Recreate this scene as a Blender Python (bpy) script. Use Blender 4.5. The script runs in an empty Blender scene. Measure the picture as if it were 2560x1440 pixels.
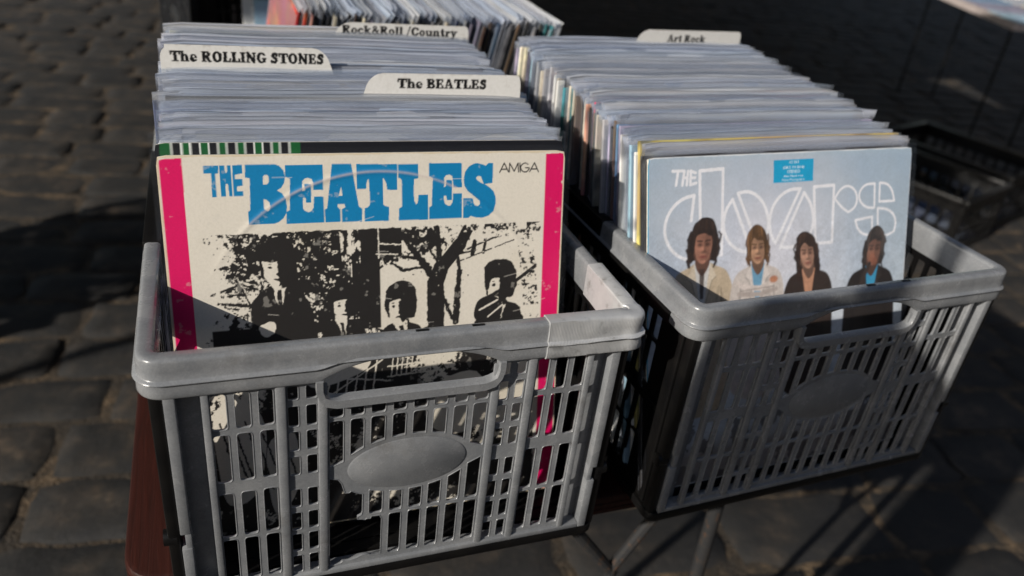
import bpy, bmesh, math, random
import numpy as np
from mathutils import Vector, Matrix

# ------------------------------------------------------------------ camera, sky, sun, exposure
SC = bpy.context.scene
COL = SC.collection
random.seed(7)
RNG = np.random.default_rng(11)

cam_d = bpy.data.cameras.new("camera")
cam = bpy.data.objects.new("camera", cam_d)
COL.objects.link(cam)
CAM_R = [[0.93905361, 0.0737277, -0.33577157], [-0.32607363, 0.50037469, -0.80206057], [0.10887751, 0.86266413, 0.49391932]]
CAM_C = (-0.12293, -0.45624, 0.53890)
cam.matrix_world = Matrix([CAM_R[i] + [CAM_C[i]] for i in range(3)] + [[0, 0, 0, 1]])
cam_d.sensor_width = 36.0
cam_d.lens = 1998.2 / 2560 * 36
cam_d.clip_start = 0.02
cam_d.clip_end = 500
cam_d.dof.use_dof = True
cam_d.dof.focus_distance = 0.60
cam_d.dof.aperture_fstop = 5.2
SC.camera = cam

SUN_TO = Vector((-1.0, -0.45, 0.56)).normalized()
W = bpy.data.worlds.new("World")
SC.world = W
W.use_nodes = True
nt = W.node_tree
nt.nodes.clear()
sky = nt.nodes.new("ShaderNodeTexSky")
sky.sky_type = 'NISHITA'
sky.sun_disc = False
sky.sun_elevation = math.asin(SUN_TO.z)
sky.sun_rotation = math.atan2(SUN_TO.x, SUN_TO.y)
bg = nt.nodes.new("ShaderNodeBackground")
bg.inputs[1].default_value = 0.075
wo = nt.nodes.new("ShaderNodeOutputWorld")
nt.links.new(sky.outputs[0], bg.inputs[0])
nt.links.new(bg.outputs[0], wo.inputs[0])

sun_d = bpy.data.lights.new("sun", 'SUN')
sun_d.energy = 5.0
sun_d.angle = math.radians(0.6)
sun_d.color = (1.0, 0.94, 0.85)
sun = bpy.data.objects.new("sun", sun_d)
COL.objects.link(sun)
sun.location = SUN_TO * 20
sun.rotation_euler = SUN_TO.to_track_quat('Z', 'Y').to_euler()

SC.view_settings.view_transform = 'Standard'
SC.view_settings.look = 'None'
SC.view_settings.exposure = 0.15
SC.view_settings.gamma = 1.0
SC.view_settings.use_curve_mapping = False
SC.cycles.transparent_max_bounces = 32
SC.cycles.max_bounces = 8
SC.cycles.use_denoising = True

GZ = -0.73      # ground level; z = 0 is the floor of the crates on the table

# ------------------------------------------------------------------ helpers
def tag(o, label=None, cat=None, group=None, kind=None):
    if label: o['label'] = label
    if cat: o['category'] = cat
    if group: o['group'] = group
    if kind: o['kind'] = kind
    return o

def empty(name, loc=(0, 0, 0), rot=(0, 0, 0)):
    o = bpy.data.objects.new(name, None)
    o.empty_display_size = 0.05
    COL.objects.link(o)
    o.location = loc
    o.rotation_euler = rot
    return o

def link_mesh(name, me, mat=None, parent=None, smooth=None):
    o = bpy.data.objects.new(name, me)
    COL.objects.link(o)
    if mat is not None:
        for m in (mat if isinstance(mat, (list, tuple)) else [mat]):
            me.materials.append(m)
    if parent is not None: o.parent = parent
    if smooth is not None: shade(me, smooth)
    return o

def shade(me, ang=35):
    me.polygons.foreach_set("use_smooth", [True] * len(me.polygons))
    try: me.set_sharp_from_angle(angle=math.radians(ang))
    except Exception: pass

class MB:
    """collects pieces that become ONE mesh"""
    def __init__(s): s.bm = bmesh.new()
    def box(s, x0, x1, y0, y1, z0, z1, bev=0.0, mi=0, mat=None):
        r = bmesh.ops.create_cube(s.bm, size=1)
        vs = r['verts']
        for v in vs:
            v.co = Vector(((x0 + x1) / 2 + v.co.x * (x1 - x0), (y0 + y1) / 2 + v.co.y * (y1 - y0), (z0 + z1) / 2 + v.co.z * (z1 - z0)))
        fs = set(f for v in vs for f in v.link_faces)
        if bev > 0:
            es = list(set(e for v in vs for e in v.link_edges))
            rb = bmesh.ops.bevel(s.bm, geom=es, offset=bev, segments=2, affect='EDGES', profile=0.5)
            fs = set(rb['faces']) | set(f for f in fs if f.is_valid)
            vs = list(set(v for f in fs for v in f.verts))
        for f in fs:
            if f.is_valid: f.material_index = mi
        if mat is not None:
            for v in vs: v.co = mat @ v.co
        return s
    def tube(s, p, q, r0, r1=None, n=10, mi=0):
        p, q = Vector(p), Vector(q)
        d = q - p
        r1 = r0 if r1 is None else r1
        r = bmesh.ops.create_cone(s.bm, cap_ends=True, segments=n, radius1=r0, radius2=r1, depth=d.length)
        m = Matrix.Translation((p + q) / 2) @ d.to_track_quat('Z', 'Y').to_matrix().to_4x4()
        for v in r['verts']: v.co = m @ v.co
        for f in set(f for v in r['verts'] for f in v.link_faces): f.material_index = mi
        return s
    def ball(s, c, r, sc=(1, 1, 1), mi=0, u=12, v=8):
        g = bmesh.ops.create_uvsphere(s.bm, u_segments=u, v_segments=v, radius=r)
        for w in g['verts']: w.co = Vector((c[0] + w.co.x * sc[0], c[1] + w.co.y * sc[1], c[2] + w.co.z * sc[2]))
        for f in set(f for w in g['verts'] for f in w.link_faces): f.material_index = mi
        return s
    def prism(s, pts, z0, z1, mi=0):
        a = [s.bm.verts.new((x, y, z0)) for x, y in pts]
        b = [s.bm.verts.new((x, y, z1)) for x, y in pts]
        n = len(pts)
        fs = [s.bm.faces.new(a[::-1]), s.bm.faces.new(b)]
        for i in range(n): fs.append(s.bm.faces.new((a[i], a[(i + 1) % n], b[(i + 1) % n], b[i])))
        for f in fs: f.material_index = mi
        return s
    def sweep(s, rings, closed=True, cap=False, mi=0):
        """rings: list of equally long point lists (closed sections)"""
        vr = [[s.bm.verts.new(p) for p in r] for r in rings]
        n = len(rings); m = len(rings[0])
        for i in range(n if closed else n - 1):
            A, B = vr[i], vr[(i + 1) % n]
            for j in range(m):
                f = s.bm.faces.new((A[j], B[j], B[(j + 1) % m], A[(j + 1) % m])); f.material_index = mi
        if cap and not closed:
            s.bm.faces.new(vr[0]); s.bm.faces.new(vr[-1][::-1])
        return s
    def build(s, name, mat=None, parent=None, ang=35):
        bmesh.ops.recalc_face_normals(s.bm, faces=s.bm.faces)
        me = bpy.data.meshes.new(name)
        s.bm.to_mesh(me); s.bm.free()
        return link_mesh(name, me, mat, parent, ang)

def rounded(pts, r, seg=4):
    """2D polygon with every corner rounded by r"""
    out = []
    n = len(pts)
    for i in range(n):
        p, a, b = Vector(pts[i]), Vector(pts[i - 1]), Vector(pts[(i + 1) % n])
        u, v = (a - p), (b - p)
        rr = min(r if not isinstance(r, (list, tuple)) else r[i], u.length * .48, v.length * .48)
        if rr < 1e-6: out.append(tuple(p)); continue
        u.normalize(); v.normalize()
        p0, p2 = p + u * rr, p + v * rr
        for k in range(seg + 1):
            t = k / seg
            out.append(tuple(p0 * (1 - t) ** 2 + p * 2 * t * (1 - t) + p2 * t * t))
    return out

def area2(P): return sum(P[i - 1][0] * P[i][1] - P[i][0] * P[i - 1][1] for i in range(len(P)))
def rrect(x0, x1, y0, y1, r, seg=4): return rounded([(x0, y0), (x1, y0), (x1, y1), (x0, y1)], r, seg)

def plate(outer, holes, th, bev, name, M, mat, parent, bead=False):
    """flat plate with holes, from a filled 2D curve; local XY of the curve mapped by M"""
    cu = bpy.data.curves.new(name, 'CURVE')
    cu.dimensions = '2D'; cu.fill_mode = 'BOTH'
    cu.extrude = th / 2 - bev; cu.bevel_depth = bev; cu.bevel_resolution = 1
    cu.offset = -bev
    for ps in [outer] + [h_[::-1] if area2(h_) > 0 else h_ for h_ in holes]:
        sp = cu.splines.new('POLY'); sp.points.add(len(ps) - 1); sp.use_cyclic_u = True
        for i, p in enumerate(ps): sp.points[i].co = (p[0], p[1], 0, 1)
    o = bpy.data.objects.new(name, cu); COL.objects.link(o)
    dg = bpy.context.evaluated_depsgraph_get()
    me = bpy.data.meshes.new_from_object(o.evaluated_get(dg))
    bpy.data.objects.remove(o); bpy.data.curves.remove(cu)
    if bead:       # the raised bead moulded round every opening
        cb = bpy.data.curves.new(name, 'CURVE'); cb.dimensions = '3D'; cb.bevel_depth = .00045; cb.bevel_resolution = 1
        for ps in holes:
            sp = cb.splines.new('POLY'); sp.points.add(len(ps) - 1); sp.use_cyclic_u = True
            for i, p in enumerate(ps): sp.points[i].co = (p[0], p[1], -th / 2 + .0001, 1)
        ob = bpy.data.objects.new(name, cb); COL.objects.link(ob)
        dg = bpy.context.evaluated_depsgraph_get()
        mb = bpy.data.meshes.new_from_object(ob.evaluated_get(dg))
        bpy.data.objects.remove(ob); bpy.data.curves.remove(cb)
        bm = bmesh.new(); bm.from_mesh(me); bm.from_mesh(mb); bm.to_mesh(me); bm.free(); bpy.data.meshes.remove(mb)
    me.transform(M)
    return link_mesh(name, me, mat, parent, 40)

# ------------------------------------------------------------------ materials
def new_mat(name):
    m = bpy.data.materials.new(name); m.use_nodes = True
    t = m.node_tree
    return m, t, t.nodes["Principled BSDF"], t.nodes["Material Output"]
def N(t, kind, **kw):
    n = t.nodes.new(kind)
    for k, v in kw.items():
        if k.startswith('i_'):
            key = k[2:]
            n.inputs[int(key) if key.isdigit() else key.replace('_', ' ')].default_value = v
        else: setattr(n, k, v)
    return n
def ramp(t, src, stops):
    r = t.nodes.new("ShaderNodeValToRGB")
    e = r.color_ramp.elements
    while len(e) < len(stops): e.new(0.5)
    for i, (p, c) in enumerate(stops):
        e[i].position = p; e[i].color = (c[0], c[1], c[2], 1) if len(c) == 3 else c
    t.links.new(src, r.inputs[0])
    return r
def coords(t, which='Object', scale=(1, 1, 1)):
    tc = t.nodes.new("ShaderNodeTexCoord"); mp = t.nodes.new("ShaderNodeMapping")
    mp.inputs['Scale'].default_value = scale
    t.links.new(tc.outputs[which], mp.inputs[0])
    return mp.outputs[0]

def plastic(name, c1, c2, rough=0.42, grain=2600.0, bump=0.08, big=30.0, spec=0.5, scratch=0.03, speck=0.0):
    m, t, b, o = new_mat(name)
    co = coords(t)
    n1 = N(t, "ShaderNodeTexNoise", i_Scale=big, i_Detail=6.0, i_Roughness=0.65); t.links.new(co, n1.inputs[0])
    r = ramp(t, n1.outputs[0], [(0.35, c1), (0.7, c2)])
    # scuffs: thin pale scratches
    cs = coords(t, scale=(260, 40, 18)); n3 = N(t, "ShaderNodeTexNoise", i_Scale=1.6, i_Detail=8.0, i_Roughness=0.75, i_Distortion=1.5)
    t.links.new(cs, n3.inputs[0])
    sc = ramp(t, n3.outputs[0], [(0.66, (0, 0, 0)), (0.74, (1, 1, 1))])
    mx = N(t, "ShaderNodeMixRGB"); mx.inputs[2].default_value = (c2[0] * 1.5 + scratch, c2[1] * 1.5 + scratch, c2[2] * 1.5 + scratch, 1)
    mu = N(t, "ShaderNodeMath", operation='MULTIPLY'); mu.inputs[1].default_value = 0.45
    t.links.new(sc.outputs[0], mu.inputs[0]); t.links.new(mu.outputs[0], mx.inputs[0]); t.links.new(r.outputs[0], mx.inputs[1])
    if speck:      # fine mottled grain of the moulded surface, with ground-in dirt in soft patches
        n4 = N(t, "ShaderNodeTexNoise", i_Scale=700.0, i_Detail=3.0, i_Roughness=0.7); t.links.new(co, n4.inputs[0])
        s4 = ramp(t, n4.outputs[0], [(0.38, (.74, .74, .75)), (0.5, (1, 1, 1)), (0.64, (1.5, 1.5, 1.48))])
        n5 = N(t, "ShaderNodeTexNoise", i_Scale=11.0, i_Detail=7.0, i_Roughness=0.7); t.links.new(co, n5.inputs[0])
        s5 = ramp(t, n5.outputs[0], [(0.30, (.62, .58, .53)), (0.44, (1, 1, 1))])
        m4 = N(t, "ShaderNodeMixRGB", blend_type='MULTIPLY'); m4.inputs[0].default_value = speck
        m5 = N(t, "ShaderNodeMixRGB", blend_type='MULTIPLY'); m5.inputs[0].default_value = .8
        t.links.new(mx.outputs[0], m4.inputs[1]); t.links.new(s4.outputs[0], m4.inputs[2])
        t.links.new(m4.outputs[0], m5.inputs[1]); t.links.new(s5.outputs[0], m5.inputs[2]); mx = m5
    t.links.new(mx.outputs[0], b.inputs['Base Color'])
    n2 = N(t, "ShaderNodeTexNoise", i_Scale=grain, i_Detail=2.0); t.links.new(co, n2.inputs[0])
    bp = N(t, "ShaderNodeBump", i_Strength=bump, i_Distance=0.001); t.links.new(n2.outputs[0], bp.inputs['Height'])
    t.links.new(bp.outputs[0], b.inputs['Normal'])
    rr = ramp(t, n1.outputs[0], [(0.3, (rough - .08,) * 3), (0.75, (rough + .12,) * 3)])
    t.links.new(rr.outputs[0], b.inputs['Roughness'])
    b.inputs['Specular IOR Level'].default_value = spec
    return m

M_GREY = plastic("grey_plastic", (0.148, 0.155, 0.165), (0.222, 0.226, 0.232), 0.24, 1900, 0.07, speck=0.22)
M_BLACK = plastic("black_plastic", (0.0035, 0.0035, 0.004), (0.006, 0.0055, 0.005), 0.36, 900, 0.06, spec=0.28, scratch=0.006)
M_WHITE = plastic("white_plastic", (0.6, 0.62, 0.65), (0.75, 0.75, 0.75), 0.4)

def mat_tape():
    m, t, b, o = new_mat("silver_tape")
    co = coords(t, scale=(1, 1, 1))
    n = N(t, "ShaderNodeTexNoise", i_Scale=60.0, i_Detail=6.0, i_Roughness=0.7); t.links.new(co, n.inputs[0])
    r = ramp(t, n.outputs[0], [(0.3, (0.24, 0.24, 0.23)), (0.44, (0.44, 0.445, 0.45)), (0.75, (0.52, 0.52, 0.52))])
    t.links.new(r.outputs[0], b.inputs['Base Color'])
    w = N(t, "ShaderNodeTexWave", i_Scale=260.0, i_Distortion=1.0); t.links.new(co, w.inputs[0])
    ad = N(t, "ShaderNodeMixRGB"); ad.inputs[0].default_value = 0.7
    t.links.new(w.outputs[0], ad.inputs[1]); t.links.new(n.outputs[0], ad.inputs[2])
    bp = N(t, "ShaderNodeBump", i_Strength=0.25, i_Distance=0.0015); t.links.new(ad.outputs[0], bp.inputs['Height'])
    t.links.new(bp.outputs[0], b.inputs['Normal'])
    b.inputs['Roughness'].default_value = 0.45
    b.inputs['Metallic'].default_value = 0.35
    return m
M_TAPE = mat_tape()

def mat_print(name, rough=0.5):
    """a printed surface: ink colours from the 'print' attribute, plus grain and card fibre"""
    m, t, b, o = new_mat(name)
    a = N(t, "ShaderNodeVertexColor"); a.layer_name = "print"
    co = coords(t)
    n = N(t, "ShaderNodeTexNoise", i_Scale=500.0, i_Detail=4.0); t.links.new(co, n.inputs[0])
    r = ramp(t, n.outputs[0], [(0.3, (0.93, 0.93, 0.92)), (0.6, (1, 1, 1))])
    mx = N(t, "ShaderNodeMixRGB", blend_type='MULTIPLY'); mx.inputs[0].default_value = 1
    t.links.new(a.outputs[0], mx.inputs[1]); t.links.new(r.outputs[0], mx.inputs[2])
    t.links.new(mx.outputs[0], b.inputs['Base Color'])
    n2 = N(t, "ShaderNodeTexNoise", i_Scale=26.0, i_Detail=5.0); t.links.new(co, n2.inputs[0])
    bp = N(t, "ShaderNodeBump", i_Strength=0.12, i_Distance=0.004); t.links.new(n2.outputs[0], bp.inputs['Height'])
    t.links.new(bp.outputs[0], b.inputs['Normal'])
    b.inputs['Roughness'].default_value = rough
    return m
M_PRINT = mat_print("printed_card", 0.5)
M_TABCARD = mat_print("divider_plastic", 0.38)

def mat_cover():
    """cardboard LP cover, colour of the object, printed blotches along its top and pale worn edges"""
    m, t, b, o = new_mat("record_cover_card")
    oi = N(t, "ShaderNodeObjectInfo")
    tc = N(t, "ShaderNodeTexCoord")
    mp = N(t, "ShaderNodeMapping"); mp.inputs['Scale'].default_value = (9, 30, 16)
    ad = N(t, "ShaderNodeVectorMath", operation='ADD')
    mulr = N(t, "ShaderNodeVectorMath", operation='SCALE'); mulr.inputs[0].default_value = (31.0, 17.0, 53.0)
    t.links.new(oi.outputs['Random'], mulr.inputs['Scale'])
    t.links.new(tc.outputs['Object'], mp.inputs[0]); t.links.new(mp.outputs[0], ad.inputs[0]); t.links.new(mulr.outputs[0], ad.inputs[1])
    n = N(t, "ShaderNodeTexNoise", i_Scale=1.0, i_Detail=3.0, i_Roughness=0.6); t.links.new(ad.outputs[0], n.inputs[0])
    r = ramp(t, n.outputs[0], [(0.36, (0.35, 0.35, 0.38)), (0.47, (1, 1, 1)), (0.58, (1, 1, 1)), (0.66, (1.9, 1.8, 1.7))])
    mx = N(t, "ShaderNodeMixRGB", blend_type='MULTIPLY'); mx.inputs[0].default_value = 1
    t.links.new(oi.outputs['Color'], mx.inputs[1]); t.links.new(r.outputs[0], mx.inputs[2])
    hs = N(t, "ShaderNodeHueSaturation"); 
    mr = N(t, "ShaderNodeMapRange"); mr.inputs[1].default_value = 0.3; mr.inputs[2].default_value = 0.7; mr.inputs[3].default_value = 0.44; mr.inputs[4].default_value = 0.56
    t.links.new(n.outputs['Color'], mr.inputs[0]); t.links.new(mr.outputs[0], hs.inputs['Hue']); t.links.new(mx.outputs[0], hs.inputs['Color'])
    t.links.new(hs.outputs[0], b.inputs['Base Color'])
    b.inputs['Roughness'].default_value = 0.55
    return m
M_COVER = mat_cover()

def mat_card_edge():
    m, t, b, o = new_mat("card_edge")
    co = coords(t, scale=(300, 300, 300))
    n = N(t, "ShaderNodeTexNoise", i_Scale=1.0, i_Detail=3.0); t.links.new(co, n.inputs[0])
    r = ramp(t, n.outputs[0], [(0.3, (0.42, 0.38, 0.31)), (0.6, (0.66, 0.62, 0.54))])
    t.links.new(r.outputs[0], b.inputs['Base Color']); b.inputs['Roughness'].default_value = 0.8
    return m
M_CARDEDGE = mat_card_edge()

def mat_sleeve(name, base, fres, tint, wrinkle, lip, vary, rough=0.2):
    """thin clear polyethylene: mostly see-through, with a milky and a glossy share; the doubled, crumpled lip is milkier, raised further to paint its glints"""
    m, t, b, o = new_mat(name)
    t.nodes.remove(b)
    oi = N(t, "ShaderNodeObjectInfo")
    tint_r = ramp(t, oi.outputs['Random'], [(0.0, (.50, .57, .70)), (0.2, (.68, .69, .76)), (0.4, (.52, .60, .72)), (0.6, (.80, .79, .80)), (0.8, (.46, .53, .66)), (1.0, (.86, .85, .83))])  # bluish tints also stand in for sky mirrored in the plastic
    tr = N(t, "ShaderNodeBsdfTransparent"); tr.inputs[0].default_value = tint + (1,)
    df = N(t, "ShaderNodeBsdfDiffuse"); tl = N(t, "ShaderNodeBsdfTranslucent")
    for q in (df, tl): t.links.new(tint_r.outputs[0], q.inputs[0])
    gl = N(t, "ShaderNodeBsdfGlossy"); gl.inputs[0].default_value = (1, 1, 1, 1); gl.inputs['Roughness'].default_value = rough
    m1 = N(t, "ShaderNodeMixShader"); m1.inputs[0].default_value = 0.3
    t.links.new(df.outputs[0], m1.inputs[1]); t.links.new(tl.outputs[0], m1.inputs[2])
    m2 = N(t, "ShaderNodeMixShader"); m2.inputs[0].default_value = 0.35
    t.links.new(m1.outputs[0], m2.inputs[1]); t.links.new(gl.outputs[0], m2.inputs[2])
    lw = N(t, "ShaderNodeLayerWeight"); lw.inputs['Blend'].default_value = 0.35
    tc = N(t, "ShaderNodeTexCoord")
    mp = N(t, "ShaderNodeMapping"); mp.inputs['Scale'].default_value = (2.5, 2.5, 14)
    t.links.new(tc.outputs['Object'], mp.inputs[0])
    sc = N(t, "ShaderNodeVectorMath", operation='SCALE'); sc.inputs[0].default_value = (40, 23, 61); t.links.new(oi.outputs['Random'], sc.inputs['Scale'])
    ad = N(t, "ShaderNodeVectorMath", operation='ADD'); t.links.new(mp.outputs[0], ad.inputs[0]); t.links.new(sc.outputs[0], ad.inputs[1])
    n = N(t, "ShaderNodeTexNoise", i_Scale=1.0, i_Detail=4.0, i_Roughness=0.6); t.links.new(ad.outputs[0], n.inputs[0])
    mr = N(t, "ShaderNodeMapRange"); mr.inputs[1].default_value = 0.35; mr.inputs[2].default_value = 0.7
    mr.inputs[3].default_value = base * 0.4; mr.inputs[4].default_value = base * 1.8
    t.links.new(n.outputs[0], mr.inputs[0])
    sx = N(t, "ShaderNodeSeparateXYZ"); t.links.new(tc.outputs['Object'], sx.inputs[0])
    lp = N(t, "ShaderNodeMapRange"); lp.inputs[1].default_value = 0.313; lp.inputs[2].default_value = 0.3235; lp.inputs[3].default_value = 1.0; lp.inputs[4].default_value = lip
    t.links.new(sx.outputs['Z'], lp.inputs[0])
    q1 = N(t, "ShaderNodeMath", operation='MULTIPLY'); t.links.new(mr.outputs[0], q1.inputs[0]); t.links.new(lp.outputs[0], q1.inputs[1])
    # no two bags are equally clouded
    rv = N(t, "ShaderNodeMath", operation='MULTIPLY'); rv.inputs[1].default_value = 7.31; t.links.new(oi.outputs['Random'], rv.inputs[0])
    rf = N(t, "ShaderNodeMath", operation='FRACT'); t.links.new(rv.outputs[0], rf.inputs[0])
    vm = N(t, "ShaderNodeMapRange"); vm.inputs[3].default_value = 1 - vary; vm.inputs[4].default_value = 1 + vary; t.links.new(rf.outputs[0], vm.inputs[0])
    q2 = N(t, "ShaderNodeMath", operation='MULTIPLY'); t.links.new(q1.outputs[0], q2.inputs[0]); t.links.new(vm.outputs[0], q2.inputs[1])
    fm = N(t, "ShaderNodeMath", operation='MULTIPLY'); fm.inputs[1].default_value = fres; t.links.new(lw.outputs['Facing'], fm.inputs[0])
    fa = N(t, "ShaderNodeMath", operation='ADD', use_clamp=True); t.links.new(fm.outputs[0], fa.inputs[0]); t.links.new(q2.outputs[0], fa.inputs[1])
    bp = N(t, "ShaderNodeBump", i_Strength=wrinkle, i_Distance=0.004); t.links.new(n.outputs[0], bp.inputs['Height'])
    for s_ in (df, tl, gl, lw): t.links.new(bp.outputs[0], s_.inputs['Normal'])
    m3 = N(t, "ShaderNodeMixShader"); t.links.new(fa.outputs[0], m3.inputs[0]); t.links.new(tr.outputs[0], m3.inputs[1]); t.links.new(m2.outputs[0], m3.inputs[2])
    t.links.new(m3.outputs[0], o.inputs[0])
    return m
M_SLEEVE = mat_sleeve("milky_sleeve_plastic", 0.115, 0.24, (0.90, 0.92, 0.95), 0.12, 5.0, 0.95)
M_CLEAR = mat_sleeve("clear_sleeve_plastic", 0.008, 0.10, (0.99, 0.99, 0.99), 0.10, 1.5, 0.0)

def mat_wood():
    m, t, b, o = new_mat("red_brown_varnished_wood")
    co = coords(t, scale=(60, 3, 60))
    n = N(t, "ShaderNodeTexNoise", i_Scale=2.0, i_Detail=8.0, i_Roughness=0.7, i_Distortion=0.8); t.links.new(co, n.inputs[0])
    r = ramp(t, n.outputs[0], [(0.3, (0.013, 0.0035, 0.002)), (0.55, (0.028, 0.0058, 0.0034)), (0.75, (0.055, 0.014, 0.008))])
    c2 = coords(t, scale=(40, 40, 40)); n2 = N(t, "ShaderNodeTexNoise", i_Scale=4.0, i_Detail=6.0, i_Roughness=0.8); t.links.new(c2, n2.inputs[0])
    r2 = ramp(t, n2.outputs[0], [(0.62, (0, 0, 0)), (0.78, (1, 1, 1))])
    mx = N(t, "ShaderNodeMixRGB"); mx.inputs[2].default_value = (0.13, 0.055, 0.04, 1)
    ml = N(t, "ShaderNodeMath", operation='MULTIPLY'); ml.inputs[1].default_value = 0.5
    t.links.new(r2.outputs[0], ml.inputs[0]); t.links.new(ml.outputs[0], mx.inputs[0]); t.links.new(r.outputs[0], mx.inputs[1])
    t.links.new(mx.outputs[0], b.inputs['Base Color'])
    bp = N(t, "ShaderNodeBump", i_Strength=0.35, i_Distance=0.002); t.links.new(n.outputs[0], bp.inputs['Height']); t.links.new(bp.outputs[0], b.inputs['Normal'])
    b.inputs['Roughness'].default_value = 0.5; b.inputs['Specular IOR Level'].default_value = 0.3
    return m
M_WOOD = mat_wood()

def mat_metal():
    m, t, b, o = new_mat("painted_steel")
    co = coords(t, scale=(30, 30, 30))
    n = N(t, "ShaderNodeTexNoise", i_Scale=3.0, i_Detail=6.0, i_Roughness=0.7); t.links.new(co, n.inputs[0])
    r = ramp(t, n.outputs[0], [(0.5, (0.022, 0.022, 0.023)), (0.60, (0.032, 0.028, 0.025)), (0.68, (0.10, 0.04, 0.016))])
    t.links.new(r.outputs[0], b.inputs['Base Color']); b.inputs['Roughness'].default_value = 0.7; b.inputs['Specular IOR Level'].default_value = 0.2
    return m
M_STEEL = mat_metal()

def mat_stone():
    m, t, b, o = new_mat("dark_paving_stone")
    co = coords(t)
    n = N(t, "ShaderNodeTexNoise", i_Scale=9.0, i_Detail=9.0, i_Roughness=0.72); t.links.new(co, n.inputs[0])
    r = ramp(t, n.outputs[0], [(0.32, (0.006, 0.006, 0.007)), (0.48, (0.0125, 0.0115, 0.0105)), (0.58, (0.026, 0.021, 0.0165)), (0.70, (0.075, 0.054, 0.036))])
    a = N(t, "ShaderNodeVertexColor"); a.layer_name = "tone"
    mx = N(t, "ShaderNodeMixRGB", blend_type='MULTIPLY'); mx.inputs[0].default_value = 1
    t.links.new(r.outputs[0], mx.inputs[1]); t.links.new(a.outputs[0], mx.inputs[2])
    t.links.new(mx.outputs[0], b.inputs['Base Color'])
    n2 = N(t, "ShaderNodeTexNoise", i_Scale=45.0, i_Detail=8.0, i_Roughness=0.7); t.links.new(co, n2.inputs[0])
    bp = N(t, "ShaderNodeBump", i_Strength=0.45, i_Distance=0.009); t.links.new(n2.outputs[0], bp.inputs['Height']); t.links.new(bp.outputs[0], b.inputs['Normal'])
    b.inputs['Roughness'].default_value = 0.78
    return m
M_STONE = mat_stone()

def mat_sand():
    m, t, b, o = new_mat("sandy_joint")
    co = coords(t)
    n = N(t, "ShaderNodeTexNoise", i_Scale=14.0, i_Detail=9.0, i_Roughness=0.75); t.links.new(co, n.inputs[0])
    r = ramp(t, n.outputs[0], [(0.34, (0.012, 0.010, 0.008)), (0.50, (0.036, 0.026, 0.016)), (0.68, (0.15, 0.10, 0.055))])
    t.links.new(r.outputs[0], b.inputs['Base Color'])
    n2 = N(t, "ShaderNodeTexNoise", i_Scale=120.0, i_Detail=6.0); t.links.new(co, n2.inputs[0])
    bp = N(t, "ShaderNodeBump", i_Strength=0.8, i_Distance=0.01); t.links.new(n2.outputs[0], bp.inputs['Height']); t.links.new(bp.outputs[0], b.inputs['Normal'])
    b.inputs['Roughness'].default_value = 0.9
    return m
M_SAND = mat_sand()

def mat_cloth(name, c):
    m, t, b, o = new_mat(name)
    co = coords(t, scale=(1, 1, 1))
    w = N(t, "ShaderNodeTexNoise", i_Scale=40.0, i_Detail=6.0); t.links.new(co, w.inputs[0])
    r = ramp(t, w.outputs[0], [(0.3, tuple(x * .8 for x in c)), (0.7, tuple(x * 1.15 for x in c))])
    t.links.new(r.outputs[0], b.inputs['Base Color']); b.inputs['Roughness'].default_value = 0.85
    return m

# ------------------------------------------------------------------ ground
def build_ground():
    me = bpy.data.meshes.new("ground")
    S = 150
    me.from_pydata([(-S, -S, GZ - .0052), (S, -S, GZ - .0052), (S, S, GZ - .0052), (-S, S, GZ - .0052)], [], [(0, 1, 2, 3)])
    tag(link_mesh("ground", me, M_SAND), kind='structure')

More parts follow.
